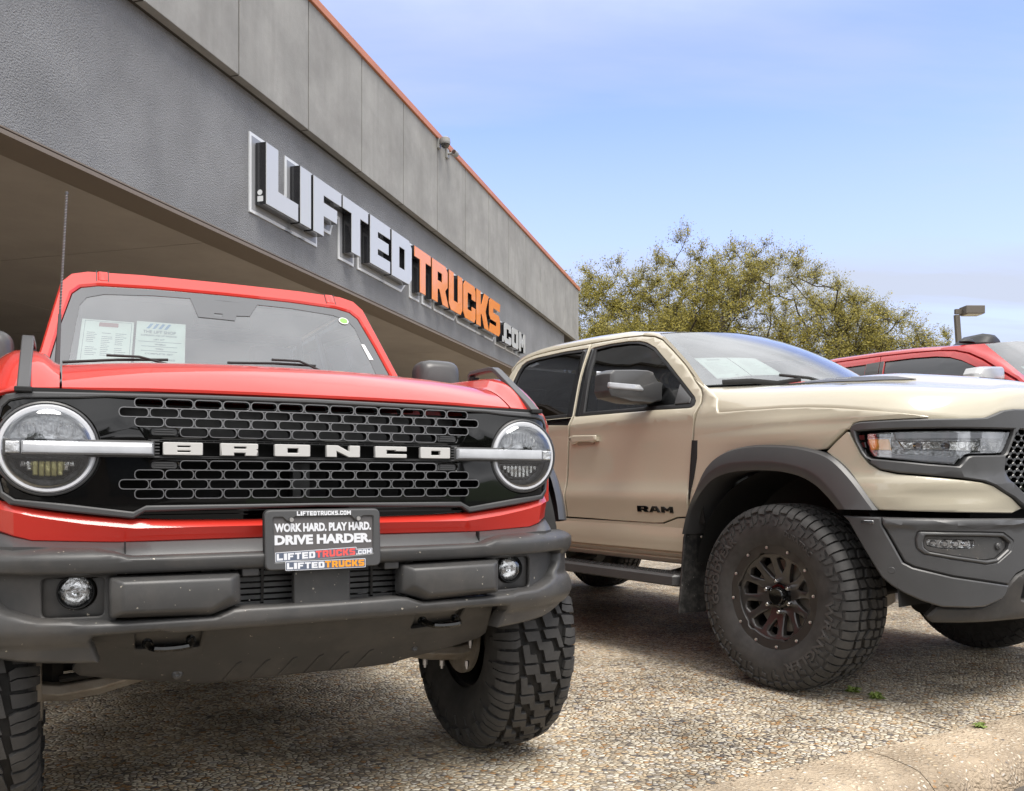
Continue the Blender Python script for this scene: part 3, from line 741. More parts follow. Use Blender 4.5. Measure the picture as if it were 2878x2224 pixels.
# lettering bar
MB().box((0, .055, 1.1175), (.92, .01, .07)).build('letter_recess', M['black'], BR, smooth=0)
tb_ = MB()
for z in (1.0935, 1.0975, 1.1365, 1.1415): tb_.box((0, gy(0) + .016, z), (.90, .010, .0014))
for k in range(40): tb_.box((-.44 + .88 * k / 39, gy(0) + .02, 1.1395), (.0018, .008, .006))
for sx_ in (-1, 1):
    for k in range(6): tb_.box((sx_ * .432, gy(.43) + .006, 1.096 + k * .0085), (.020, .012, .0035))
tb_.build('letter_bar', M['plastic2'], BR, smooth=0)
BG = {'B': [rect(0,1,0,1,.06,3), rect(.36,.68,.24,.36), rect(.36,.68,.62,.74)],
      'R': [rounded([(0,0),(.36,0),(.36,.24),(.66,.24),(.66,0),(1,0),(1,.44),(.96,.5),(1,.56),(1,1),(0,1)],[.03,0,0,0,0,.04,0,0,0,.05,.05],3), rect(.36,.68,.58,.74)],
      'O': [rect(0,1,0,1,.07,3), rect(.36,.66,.30,.68)],
      'N': [rounded([(0,0),(.30,0),(.30,.50),(.66,0),(1,0),(1,1),(.68,1),(.68,.48),(.34,1),(0,1)],[.05,0,0,0,.05,.05,0,0,0,.05],3)],
      'C': [rounded([(0,0),(1,0),(1,.34),(.46,.34),(.36,.34),(.36,.68),(.64,.68),(.64,.60),(1,.60),(1,1),(0,1)],[.06,.06,.02,0,0,0,0,0,.02,.06,.06],3)]}
for ch, x0 in zip('BRONCO', (-.4140, -.2685, -.1230, .0245, .1715, .3165)):
    L = [[(lerp(x0, x0 + .100, a), lerp(1.1005, 1.1345, b)) for a, b in l] for l in BG[ch]]
    MB().panel(L[0], L[1:], depth=.016, bevel=.0015, fn=gfn(-.006)).build('grille_letter', M['white'], BR, smooth=30)
# radiator and shutters behind the apertures
MB().box((0, .13, 1.2), (1.3, .02, .09)).build('upper_shutter', M['plastic2'], BR, smooth=0)
rd = MB().box((0, .17, 1.02), (1.3, .02, .28))
rd.build('radiator', M['black'], BR, smooth=0)
MB().box((-.02, .11, 1.0), (.05, .04, .17)).build('latch_support', M['plastic2'], BR, smooth=0)
lv = MB()
for z in (.938, .948): lv.box((0, .02, z), (.95, .02, .003))
lv.box((0, .05, .945), (.98, .01, .05)); lv.build('lower_intake_bars', M['gloss'], BR, smooth=0)

# --- round headlights
def headlight(sx_):
    cx, cz, y = sx_ * .684, 1.113, gy(.684) + .002
    h = MB().lathe([(.002, .1215), (-.006, .1195), (-.008, .116), (-.004, .1130), (.012, .1125)], (cx, y, cz), 'y', 56).build('headlight', M['plastic2'], BR)
    MB().lathe([(.012, .1135), (-.006, .1125), (-.011, .1085), (-.011, .0985), (-.006, .0950), (.014, .0945)], (cx, y, cz), 'y', 56).build('light_ring', M['ring'], h)
    MB().lathe([(.014, .097), (.035, .09), (.055, .06), (.06, 0)], (cx, y, cz), 'y', 40).build('bowl', M['lampgrey'], h)
    up = MB()   # upper reflector pockets
    up.panel([(cx + .086 * cos(a), cz + .022 + .066 * sin(a)) for a in [pi * k / 16 for k in range(17)]], depth=.006, bevel=.002, fn=lambda u, v, w_: (u, y + .030 - w_, v))
    up.build('upper_reflector', M['lampgrey'], h, smooth=0)
    for k in range(11):   # fine vertical flutes of the upper optic
        MB().box((cx - .060 + k * .012, y + .020, cz + .062 - abs(k - 5) * .002), (.0035, .006, .030)).build('optic_flute', M['drl'], h, smooth=0)
    for dx in (-.045, .040):
        MB().lathe([(.02, .021), (-.004, .023), (.012, .014), (.020, 0)], (cx + dx, y + .022, cz + .046), 'y', 20).build('reflector_cup', M['refl'], h)
    lo = [(cx - .080, cz - .024), (cx + .080, cz - .024), (cx + .070, cz - .050), (cx + .035, cz - .076), (cx - .035, cz - .076), (cx - .070, cz - .050)]
    MB().panel(lo, depth=.01, bevel=.003, fn=lambda u, v, w_: (u, y + .030 - w_, v)).build('lower_housing', M['gloss'], h, smooth=0)
    for k in range(9):
        w0 = cx - .0625 + k * .0140
        hz = (.012, .022, .034, .036, .036, .036, .034, .022, .012)[k]
        MB().panel(rect(w0, w0 + .0125, cz - .034 - hz, cz - .030, .003, 2), depth=.006, bevel=.0025, fn=lambda u, v, w_: (u, y + .019 - w_, v)).build('lens_optic', M['yellowlens'] if sx_ < 0 and 2 <= k <= 6 else M['refl'], h, smooth=20)
    cp = [(0.001, .110), (-.010, .104), (-.019, .085), (-.026, .05), (-.029, 0)]
    MB().lathe(cp, (cx, y, cz), 'y', 48).build('cover_lens', M['lens'], h)
    a, b = sorted((sx_ * .438, sx_ * .776)); z0, z1 = 1.0985, 1.1325
    MB().panel(rect(a - .006, b + .004, z0 - .005, z1 + .005, .006), depth=.05, bevel=.003, fn=lambda u, v, w_: (u, gy(.6) - .012 - w_, v)).build('signal_housing', M['plastic2'], h, smooth=30)
    xi = (b - .032) if sx_ > 0 else a; xo = b if sx_ > 0 else (a + .032)
    MB().panel(rect(a + (.034 if sx_ < 0 else 0), b - (.034 if sx_ > 0 else 0), z0, z1, .004), depth=.02, bevel=.005, fn=lambda u, v, w_: (u, gy(.6) - .026 - w_, v)).build('signal_bar', M['drl'], h, smooth=50)
    MB().panel(rect(xi, xo, z0 + .002, z1 - .002, .003), depth=.02, bevel=.003, fn=lambda u, v, w_: (u, gy(.6) - .023 - w_, v)).build('side_marker', M['lampgrey'], h, smooth=50)
headlight(-1); headlight(1)

# --- red valance under the grille
def mirrored_loft(stations, prof_of, mb=None):
    """stations: x>=0 ascending; prof_of(x) -> list of (y,z); lofts from -x to +x"""
    mb = mb or MB(); xs = sorted(set([-x for x in stations] + list(stations)))
    return mb.loft([[(x if not isinstance(p, tuple) or len(p) == 2 else p[0] * (1 if x >= 0 else -1), *(p if len(p) == 2 else p[1:])) for p in prof_of(abs(x))] for x in xs])
def red_prof(x):
    t = interp(x, [(0,.920),(.2,.920),(.39,.923),(.484,.928),(.6,.941),(.70,.957),(.80,.980)])
    c = interp(x, [(0,.907),(.3,.907),(.484,.906),(.60,.920),(.70,.938),(.80,.962)])
    b = interp(x, [(0,.871),(.3,.870),(.531,.868),(.73,.878),(.80,.905)])
    y = gy(x) + .012
    return [(y + .05, t + .004), (y + .012, t + .003), (y + .002, t - .002), (y - .010, c), (y + .004, b + .004), (y + .010, b), (y + .05, b)]
sts = [k * .04 for k in range(21)] + [.803]
mirrored_loft(sts, red_prof).build('painted_valance', M['red'], BR, smooth=28)
def fill_prof(x):
    b = interp(x, [(0,.836),(.5,.836),(.53,.848),(.575,.856),(.72,.867),(.8,.868)])
    t = interp(x, [(0,.8705),(.531,.868),(.73,.878),(.80,.90)]); y = gy(x)
    return [(y + .04, t + .004), (y + .008, t), (y - .020, lerp(b, t, .35)), (y - .030, b), (y - .028, b - .02)]
mirrored_loft(sts, fill_prof).build('filler_strip', M['plastic2'], BR, smooth=28)

for s_ in (-1, 1):
    MB().box((s_ * .507, gy(.507) - .018, .856), (.003, .022, .034)).build('strip_seam', M['black'], BR, smooth=0)
# --- front bumper shell: plan curve (arc length s from the centre) and a rounded section
BC = [(0,-.090),(.30,-.088),(.50,-.080),(.62,-.066),(.72,-.040),(.80,.000),(.86,.045),(.905,.10),(.925,.17),(.93,.26),(.93,.34)]
BL = [0]
for a, b in zip(BC[:-1], BC[1:]): BL.append(BL[-1] + hypot(b[0]-a[0], b[1]-a[1]))
def bcurve(s):
    a = abs(s); x = smooth_interp(a, list(zip(BL, [p[0] for p in BC]))); y = smooth_interp(a, list(zip(BL, [p[1] for p in BC])))
    e = .004; x2 = smooth_interp(min(a + e, BL[-1]), list(zip(BL, [p[0] for p in BC]))); y2 = smooth_interp(min(a + e, BL[-1]), list(zip(BL, [p[1] for p in BC])))
    x1 = smooth_interp(max(a - e, 0), list(zip(BL, [p[0] for p in BC]))); y1 = smooth_interp(max(a - e, 0), list(zip(BL, [p[1] for p in BC])))
    tx, ty = x2 - x1, y2 - y1; l = hypot(tx, ty) or 1; sg = 1 if s >= 0 else -1
    return x * sg, y, ty / l * sg, -tx / l       # outward normal = (ty, -tx)
def bfn(bulge, off=0):
    def f(u, v, w_):
        x, y, nx, ny = bcurve(u); d = w_ + bulge(u, v) + off
        return (x + nx * d, y + ny * d, v)
    return f
def bbulge(u, z):
    if z > .745:
        t = (z - .830) / .042; return .022 * math.sqrt(max(0, 1 - min(1, abs(t)) ** 2)) + max(0, (z - .845)) * -1.6
    t = (z - .665) / .05
    base = .022 * math.sqrt(max(0, 1 - min(1, abs(t)) ** 2)) if z > .6 else 0
    return base - max(0, .655 - z) * .35 * (1 if abs(u) > .5 else 1.2)
bo = [(0, .838), (.50, .838), (.535, .850), (.58, .859), (.72, .866), (.84, .867), (.98, .862), (1.10, .850), (1.16, .83), (1.18, .78), (1.16, .73), (1.05, .655), (.92, .605), (.80, .580), (.70, .572), (.575, .566), (.592, .625), (.585, .640), (.43, .645), (.40, .636), (0, .636)]
bh = [(0, .794), (.60, .795), (.78, .800), (.845, .800), (.862, .785), (.855, .757), (.80, .712), (.72, .688), (.60, .678), (.545, .675), (.295, .672), (.245, .690), (.20, .693), (0, .690)]
def mirc(pts): return mir(rounded_open(pts))
def rounded_open(p): return p
MB().panel(mir(bo), [mir(bh)], depth=.06, bevel=.007, fn=bfn(bbulge), res=(.035, .0085)).build('bumper_shell', M['plastic'], BR, smooth=50)
# recessed pockets with round fog lamps
for sg_ in (-1, 1):
    hole = [(sg_ * x, z) for x, z in rect(.560, .712, .6855, .786, .016, 4)]
    po = [(sg_ * x, z) for x, z in [(.53, .80), (.88, .81), (.89, .74), (.80, .70), (.70, .675), (.53, .67)]]
    MB().panel(po, [hole], depth=.01, bevel=.003, fn=bfn(lambda u, v: -.030), res=(.05, 0)).build('fog_pocket', M['plastic'], BR, smooth=40)
    x, y, nx, ny = bcurve(sg_ * .628)
    fh = circ(sg_ * .622, .749, .044, 32)
    MB().panel([(sg_ * a, b) for a, b in rect(.556, .716, .682, .789)], [fh], depth=.01, bevel=.002, fn=bfn(lambda u, v: -.044)).build('fog_pocket_floor', M['plastic'], BR, smooth=40)
    fx, fy, _, _ = bcurve(sg_ * .622); fy += .040
    fg = MB().lathe([(.02, .0445), (-.004, .0445), (-.008, .042), (-.004, .040), (.02, .039)], (fx, fy, .749), 'y', 36).build('fog_lamp', M['black'], BR)
    MB().lathe([(.010, .041), (.016, .032), (.024, .020), (.026, 0)], (fx, fy, .749), 'y', 28).build('reflector', M['refl'], fg)
    MB().lathe([(.0, 0), (-.002, .010), (.004, .014), (.02, .015)], (fx, fy + .010, .749), 'y', 18).build('bulb_shield', M['chrome'], fg)
    MB().box((fx, fy + .006, .749), (.05, .003, .003)).build('bulb_bridge', M['chrome'], fg, smooth=0)
    MB().lathe([(.0, .040), (-.008, .032), (-.013, .018), (-.014, 0)], (fx, fy, .749), 'y', 32).build('cover_lens', M['lens'], fg)
    # angular pod between fog lamp and centre opening
    base = [(.226, .787), (.548, .789), (.548, .684), (.300, .675), (.222, .702)]
    mid = [(.230, .784), (.545, .786), (.545, .687), (.302, .678), (.227, .704)]
    face = [(.256, .774), (.518, .777), (.518, .703), (.306, .698), (.256, .728)]
    r0 = [(sg_ * x, -.055, z) for x, z in base]; r1_ = [(sg_ * x, -.098, z) for x, z in mid]; r2 = [(sg_ * x, -.128, z) for x, z in face]
    pb = MB().loft([r0, r1_, r2], closed=True); n5 = len(pb.v); pb.f.append((n5-5, n5-4, n5-3, n5-2, n5-1))
    pb.build('bumper_pod', M['plastic'], BR, bevel=.007, smooth=50)
# centre opening: louvres, cooler and number plate bracket
MB().box((0, .03, .735), (.62, .01, .12)).build('intercooler', mat('intercooler fins', (.34, .34, .34), .5, metal=.5, bump=(400, .4, .002)), BR, smooth=0)
for sg_ in (-1, 1):
    lb = MB()
    for k in range(7): lb.tube([(sg_ * .075, -.028, .684 + k * .0165), (sg_ * .235, -.026, .684 + k * .0165)], .0032, 6)
    lb.box((sg_ * .158, -.022, .735), (.007, .02, .12)); lb.box((sg_ * .238, -.02, .735), (.012, .03, .12))
    lb.build('lower_grille', M['gloss'], BR, smooth=0)
    MB().box((sg_ * .200, -.06, .785), (.045, .06, .022)).build('bracket_tab', M['plastic'], BR, bevel=.003, smooth=30)
MB().box((0, -.060, .742), (.162, .03, .115)).build('plate_bracket', M['plastic'], BR, bevel=.004, smooth=30)

# --- number plate with frame and lettering
M['plate'] = mat('grey printed plate', (.105, .098, .098), .45)
PC = (-.006, .8705); PL = lambda u, v, w_: (u + PC[0], -.112 - w_ + (v) * .06, v + PC[1])
M['pwhite'] = mat('plate white print', (.72, .73, .76), .5); M['pred'] = mat('plate red print', (.78, .10, .09), .5); M['porange'] = mat('plate orange print', (.85, .33, .02), .5)
pl = MB().panel(rect(-.148, .148, -.072, .072, .01), depth=.003, bevel=0, fn=PL).build('number_plate', M['plate'], BR, smooth=0)
fin = rounded([(-.138, -.061), (.140, -.045), (.141, .061), (.112, .061), (.098, .049), (.088, .049), (.076, .062), (-.080, .062), (-.092, .049), (-.102, .049), (-.114, .061), (-.139, .061)], .004, 2)
MB().panel(rect(-.162, .162, -.081, .081, .018, 5), [fin], depth=.012, bevel=.003, fn=lambda u, v, w_: PL(u, v, w_ + .006)).build('plate_frame', M['plastic2'], pl, smooth=40)
MB().panel(rect(-.164, .164, -.083, .083, .019, 5), depth=.014, bevel=.002, fn=lambda u, v, w_: PL(u, v, w_ - .004)).build('plate_holder', M['black'], pl, smooth=40)
for sx_ in (-.092, .096):
    MB().lathe([(.0, 0), (-.004, .002), (-.004, .0055), (0, .0062)], (sx_ + PC[0], -.120, .055 + PC[1]), 'y', 14).build('screw', M['steel'], pl)
tf = lambda u, v, w_: PL(u, v, w_ + .0007); tg = lambda u, v, w_: PL(u, v, w_ + .0070)
a = MB(); word(a, 'LIFTEDTRUCKS.COM', -.076, .076, .0655, .0775, tg, depth=.0005); a.build('frame_lettering', M['pwhite'], pl, smooth=0)
a = MB(); text(a, 'WORK HARD. PLAY HARD.', -.136, .136, .021, .045, tf, bold=.055); text(a, 'DRIVE HARDER.', -.136, .136, -.014, .013, tf, bold=.055); a.build('plate_slogan', M['pwhite'], pl, smooth=0)
def logo(z0, z1, x0, xm, x1, xe, fn2, mred, com=True):
    o1 = MB(); o2 = MB(); o3 = MB()
    o1.panel(rect(x0 - .004, x1 + .004, z0 - .004, z1 + .004, .002), depth=.0004, bevel=0, fn=lambda u, v, w_: fn2(u, v, w_))
    if com: o1.panel(rect(x1 + .002, xe + .003, z0 - .004, z1 - .002, .002), depth=.0004, bevel=0, fn=lambda u, v, w_: fn2(u, v, w_))
    o1.build('logo_border', M['pwhite'], pl, smooth=0)
    o2.panel(rect(x0 - .0025, x1 + .0025, z0 - .0025, z1 + .0025, .001), depth=.0004, bevel=0, fn=lambda u, v, w_: fn2(u, v, w_ + .0003))
    if com: o2.panel(rect(x1 + .002, xe + .0018, z0 - .0025, z1 - .0035, .001), depth=.0004, bevel=0, fn=lambda u, v, w_: fn2(u, v, w_ + .0003))
    o2.build('logo_ground', mat('logo ground', (.10, .12, .17), .5), pl, smooth=0)
    w1 = MB(); word(w1, 'LIFTED', x0, xm - .002, z0, z1, lambda u, v, w_: fn2(u, v, w_ + .0007), depth=.0003)
    w1.build('logo_lettering', M['pwhite'], pl, smooth=0)
    if com: w3 = MB(); word(w3, '.COM', x1 + .003, xe, z0, z1 - .005, lambda u, v, w_: fn2(u, v, w_ + .0007), depth=.0003); w3.build('logo_lettering', M['pwhite'], pl, smooth=0)
    w2 = MB(); word(w2, 'TRUCKS', xm, x1, z0, z1 + .001, lambda u, v, w_: fn2(u, v, w_ + .0007), depth=.0003); w2.build('logo_lettering', mred, pl, smooth=0)
logo(-.0555, -.0375, -.131, -.024, .088, .136, lambda u, v, w_: PL(u, v + (u + .13) * .035, w_ + .0012), M['pred'])
logo(-.0795, -.0625, -.105, .000, .112, .136, lambda u, v, w_: PL(u, v, w_ + .0068), M['porange'], False)

# --- lower skid panel with tow hooks
def sk(u, v, w_):
    y = -.050 + (.645 - v) * 1.10 + .06 * (u / .6) ** 2
    return (u, y - w_ * .75, v - w_ * .45)
so_ = mir([(0, .645), (.44, .645), (.575, .643), (.592, .62), (.628, .512), (.610, .492), (.50, .468), (.40, .452), (.33, .440), (.31, .432), (.24, .430), (0, .434)])
th = [[(s_ * x, z) for x, z in rounded([(.312, .640), (.478, .640), (.478, .572), (.312, .566)], .008, 3)] for s_ in (-1, 1)]
MB().panel(so_, th, depth=.02, bevel=.004, fn=sk, res=(.06, .03)).build('skid_panel', M['skid'], BR, smooth=40)
for s_ in (-1, 1):
    tr = [(s_ * x, z) for x, z in [(.300, .655), (.490, .655), (.490, .560), (.300, .555)]]
    MB().panel(tr, depth=.006, bevel=0, fn=lambda u, v, w_: sk(u, v, w_ - .026)).build('tow_recess', M['plastic'], BR, smooth=0)
    pts = []
    for k in range(13):
        a_ = pi * k / 12; pts.append((s_ * (.395 - .055 * cos(a_)), .018 - .060 * min(1, sin(a_) * 1.6), .596 - .008 * sin(a_)))
    MB().tube(pts, .0095, 8).build('tow_hook', M['gloss'], BR)
    for q in (-.055, .055): MB().lathe([(0, 0), (-.003, .014), (.004, .014), (.006, .014)], (s_ * .395 + q, .020, .596), 'y', 14).build('hook_collar', M['gloss'], BR)
rbk = MB()
for x in (-.20, -.12, -.04, .04, .12, .20):
    q = [(x, .50), (x + .012, .505), (x - .018, .445), (x - .032, .440)]
    rbk.panel(q, depth=.004, bevel=.001, fn=lambda u, v, w_: sk(u, v, w_ + .0035))
rbk.build('skid_rib', M['skid'], BR, smooth=0)
MB().lathe([(0, 0), (-.004, .007), (-.002, .013), (.004, .016)], (-.36, .150, .478), 'y', 18).build('skid_bolt', M['plastic2'], BR)
MB().lathe([(0, 0), (-.004, .007), (.004, .012)], (.36, .140, .488), 'y', 18).build('skid_bolt', M['plastic2'], BR)

# --- hood and front wings as one smooth sheet
XS = [0, .15, .30, .45, .56, .62, .652, .672, .694, .716, .742, .768, .792, .825, .860, .895, .925, .940, .945]
ZB = [1.398, 1.397, 1.393, 1.386, 1.377, 1.370, 1.367, 1.374, 1.396, 1.404, 1.407, 1.405, 1.394, 1.372, 1.347, 1.315, 1.272, 1.20, 1.08]
ZF = [1.284, 1.284, 1.283, 1.281, 1.277, 1.275, 1.274, 1.273, 1.272, 1.271, 1.270, 1.268, 1.264, 1.255, 1.24, 1.21, 1.18, 1.13, 1.05]
YF = [.026, .026, .028, .030, .034, .036, .038, .039, .040, .042, .046, .055, .070, .105, .150, .205, .27, .33, .36]
def hood_pt(i, t):
    """t 0..1: front lip to cowl"""
    yb = 1.24; y = YF[i] + (yb - YF[i]) * t ** 1.45
    q = min(1, (y - YF[i]) / .34); e = 1 - (1 - q) ** 2.3
    z = ZF[i] + (ZB[i] - ZF[i]) * e + max(0, y - .34) * .055
    return (XS[i], y, z)
def hood_sheet(i0, i1, name, m, under=True):
    for s_ in ((-1, 1) if i0 > 0 else (0,)):
        rings = []
        idx = list(range(i0, i1 + 1))
        for k in range(31):
            t = k / 30; row = [hood_pt(i, t) for i in idx]
            if s_ == 0: row = [(-x, y, z) for x, y, z in reversed(row[1:])] + row
            else: row = [(s_ * x, y, z) for x, y, z in row]
            if k == 0:
                rings.append([(x, y + .012, z - .014) for x, y, z in row]); rings.append([(x, y + .001, z - .008) for x, y, z in row])
            rings.append(row)
        # tucked side edges give the shut line its depth
        def tuck(r, d, dz): 
            a = Vector(r[0]); b = Vector(r[-1]); return [tuple(a + Vector((d[0], 0, -dz)))] + r + [tuple(b + Vector((d[1], 0, -dz)))]
        rings = [tuck(r, (.002, -.002), .02) for r in rings]
        o = MB().loft(rings).build(name, m, BR, smooth=50)
hood_sheet(0, 6, 'hood', M['red'])
XS6 = XS[6]; XS[6] += .006
hood_sheet(6, 18, 'front_wing', M['red'])
XS[6] = XS6
MB().box((0, .045, 1.262), (1.50, .05, .014)).build('hood_gap', M['black'], BR, smooth=0)
# badge-like crease pieces on the wings: trail sights
for s_ in (-1, 1):
    def bar(path, wd, th_):
        rg = []
        for i, p in enumerate(path):
            d = Vector(path[min(i+1, len(path)-1)]) - Vector(path[max(i-1, 0)]); d.normalize(); nrm = Vector((0, -d.z, d.y)) * th_ / 2; sd_ = Vector((wd / 2, 0, 0)); p = Vector(p)
            rg.append([p - sd_ - nrm, p + sd_ - nrm, p + sd_ + nrm, p - sd_ + nrm])
        return MB().loft(rg, closed=True, caps=True)
    xx = s_ * .738
    bar([(xx, .018, 1.262), (xx, .075, 1.300), (xx, .29, 1.425), (xx, .315, 1.436), (xx, .345, 1.440), (xx, .50, 1.442), (xx, .515, 1.436), (xx, .515, 1.415)], .030, .016).build('trail_sight', M['plastic2'], BR, bevel=.003, smooth=40)
    MB().box((xx, .015, 1.262), (.04, .03, .014)).build('sight_base', M['black'], BR, bevel=.003, smooth=0)
    MB().box((xx, .50, 1.418), (.028, .05, .014)).build('sight_foot', M['black'], BR, bevel=.003, smooth=0)

# --- wheel-arch flares, liners, body behind
for s_ in (-1, 1):
    for cy in (.57, 3.52):
        rings = []
        for k in range(25):
            a_ = radians(lerp(8, 172, k / 24)); ca, sa = cos(a_), sin(a_)
            def P_(x, r): return (s_ * x, cy - (r - .14) * ca, .84 + (r - .18) * sa)
            rings.append([P_(.90, .58), P_(.925, .575), P_(.950, .55), P_(.956, .52), P_(.945, .50), P_(.86, .49)])
        MB().loft(rings).build('wheel_arch_flare', M['plastic2'], BR, smooth=50)
        MB().lathe([(-.20, .50), (.0, .505)], (s_ * .86 + (.20 if s_ < 0 else 0), cy, .74), 'x', 24, 0, pi).build('arch_liner', M['dark'], BR)
MB().box((0, .62, .86), (1.16, .86, .62)).build('engine_bay', M['dark'], BR, smooth=0)
def car_side(x): return x
bd = MB()
for s_ in (-1, 1):
    bd.panel([(1.16, 1.10), (1.16, .62), (2.98, .62), (2.98, 1.0), (4.05, 1.0), (4.15, 1.38), (1.16, 1.42)], depth=.02, bevel=.004, fn=lambda u, v, w_: (s_ * (.925 + w_ - .05 * max(0, v - 1.2)), u, v), res=(.3, .1))
bd.build('door_panel', M['red'], BR, smooth=40)
for s_ in (-1, 1):
    for yd in (1.22, 2.16, 3.06): MB().panel(rect(yd - .003, yd + .003, .64, 1.41), depth=.004, bevel=0, fn=lambda u, v, w_: (s_ * (.926 + w_ - .05 * max(0, v - 1.2)), u, v), res=(0, .1)).build('door_gap', M['seal'], BR, smooth=0)
    for yd in (2.06, 2.96): MB().box((s_ * .935, yd - .10, 1.22), (.03, .16, .03)).build('door_handle', M['plastic2'], BR, bevel=.006, smooth=0)
    ar = [(.57 - .40 * cos(radians(a_)), .84 + .37 * sin(radians(a_))) for a_ in range(-4, 190, 12)]
    wgp = [(.07, 1.235), (.085, 1.06), (.12, .95), (.165, .86)] + ar[1:-1] + [(.985, .80), (.985, .62), (1.16, .62), (1.16, 1.10), (.60, 1.15), (.30, 1.20)]
    MB().panel(wgp, depth=.02, bevel=.003, fn=lambda u, v, w_: (s_ * (interp(u, [(.06, .795), (.12, .85), (.2, .895), (.3, .918), (.45, .925)]) + w_), u, v), res=(.04, .06)).build('wing_side', M['red'], BR, smooth=50)
MB().box((0, 2.65, .95), (1.7, 2.95, .75)).build('cabin_floor', M['dark'], BR, smooth=0)
# --- windscreen
wfy, wfz = .6481, .7615
WS = lambda u, v, w_: (u, 1.22 + v * wfy - w_ * wfz - .02 * (1 - (u / .75) ** 2) * 1.0, 1.40 + v * wfz + w_ * wfy)
gl_ = mir([(0, .641), (.30, .638), (.52, .625), (.585, .604), (.618, .560), (.660, .36), (.722, .0), (0, -.02)])
fo = mir([(0, .730), (.35, .728), (.56, .716), (.625, .690), (.662, .630), (.700, .40), (.745, .12), (.775, -.03), (0, -.06)])
fi = mir([(0, .645), (.30, .642), (.52, .629), (.589, .608), (.622, .562), (.664, .36), (.726, .0), (0, -.022)])
MB().panel(fo, [fi], depth=.05, bevel=.008, fn=WS, res=(.12, .15)).build('windscreen_frame', M['red'], BR, smooth=24)
wsi = mir([(0, .604), (.12, .600), (.30, .596), (.50, .575), (.565, .545), (.592, .490), (.632, .16), (.645, .10), (0, .06)])
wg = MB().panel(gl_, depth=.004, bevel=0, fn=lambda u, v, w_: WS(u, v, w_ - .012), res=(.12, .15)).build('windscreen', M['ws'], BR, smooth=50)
MB().panel(gl_, [wsi], depth=.001, bevel=0, fn=lambda u, v, w_: WS(u, v, w_ - .0100), res=(.12, .15)).build('ceramic_band', M['wsband'], wg, smooth=50)
MB().panel([(-.15, .602), (-.125, .475), (.03, .470), (.04, .505), (.10, .510), (.145, .600)], [rect(-.055, -.020, .492, .510)], depth=.001, bevel=0, fn=lambda u, v, w_: WS(u, v, w_ - .0092), res=(.05, .05)).build('sensor_shade', M['wsband'], wg, smooth=0)
for sx_ in (-.525, -.478, .478, .525):
    MB().panel([(sx_ - .0018, .647), (sx_ + .0018, .647), (sx_ + .0018, .722), (sx_ - .0018, .722)], depth=.002, bevel=0, fn=lambda u, v, w_: WS(u, v, w_ + .0008)).build('frame_seam', M['seal'], BR, smooth=0)
for sx_ in (-.50, .50):
    MB().panel(rect(sx_ - .020, sx_ + .020, .654, .716, .004), depth=.01, bevel=.003, fn=lambda u, v, w_: WS(u, v, w_ + .003)).build('header_bracket', M['red'], BR, smooth=50)
def wline(name, pts, r, m): return MB().tube([WS(*p) for p in pts], r, 6).build(name, m, BR, smooth=40)
for base_, tip, elbow in (((-.655, .120), (-.27, .168), (-.50, .150)), ((-.035, .172), (.345, .188), (.15, .186))):
    wline('wiper_blade', [(base_[0], base_[1], .004), ((base_[0]+tip[0])/2, (base_[1]+tip[1])/2 + .004, .006), (tip[0], tip[1], .004)], .006, M['black'])
    wline('wiper_arm', [(elbow[0], elbow[1] + .008, .018), (elbow[0] + .12, elbow[1] + .006, .022), (tip[0] + .02, tip[1] - .05, .018)], .0055, M['black'])
# roof and cabin
RS = [(-.64, .0), (-.62, .030), (-.57, .050), (-.40, .058), (0, .062), (.40, .058), (.57, .050), (.62, .030), (.64, .0)]
MB().loft([[(x, yy, 1.90 + dz + hh) for x, dz in RS] for yy, hh in ((1.70, -.010), (1.80, .0), (2.6, .014), (4.0, .0), (4.1, -.03))]).build('roof', M['plastic2'], BR, smooth=40)
for s_ in (-1, 1):
    MB().loft([[(s_ * .725, 1.30, 1.40), (s_ * .64, 1.72, 1.905)], [(s_ * .725, 1.36, 1.40), (s_ * .64, 1.80, 1.905)]]).build('pillar', M['red'], BR, smooth=0)
    MB().panel([(1.42, 1.42), (4.05, 1.42), (3.98, 1.89), (1.80, 1.89)], depth=.006, bevel=0, fn=lambda u, v, w_: (s_ * (.715 - (v - 1.42) * .17 + w_), u, v)).build('side_glass', M['pale'], BR, smooth=0)
MB().box((0, 4.08, 1.65), (1.5, .03, .5)).build('rear_glass', M['pale'], BR, smooth=0)
MB().box((0, 1.55, 1.36), (1.40, .5, .10)).box((0, 1.42, 1.40), (1.2, .12, .06)).build('dashboard', M['seat'], BR, bevel=.02, smooth=40)
for sx_ in (-.38, .38):
    MB().box((sx_, 2.35, 1.35), (.46, .16, .55)).box((sx_, 2.42, 1.70), (.24, .09, .17)).build('seat', M['seat'], BR, bevel=.03, smooth=40)
MB().lathe([(-.012, .17), (.012, .18), (.012, .19), (-.012, .185)], (.38, 1.80, 1.42), 'y', 28).build('steering_wheel', M['seat'], BR)
MB().box((0, 3.2, 1.42), (1.25, 1.2, .04)).box((0, 2.9, 1.885), (1.15, 2.0, .02)).build('headliner', M['liner'], BR, smooth=0)
MB().box((0, 1.66, 1.775), (.25, .02, .07)).build('rear_view_mirror', M['seal'], BR, bevel=.008, smooth=30)
MB().tube([(-.60, 2.6, 1.40), (-.58, 2.6, 1.86), (.58, 2.6, 1.86), (.60, 2.6, 1.40)], .035, 8).build('roll_bar', M['seat'], BR)
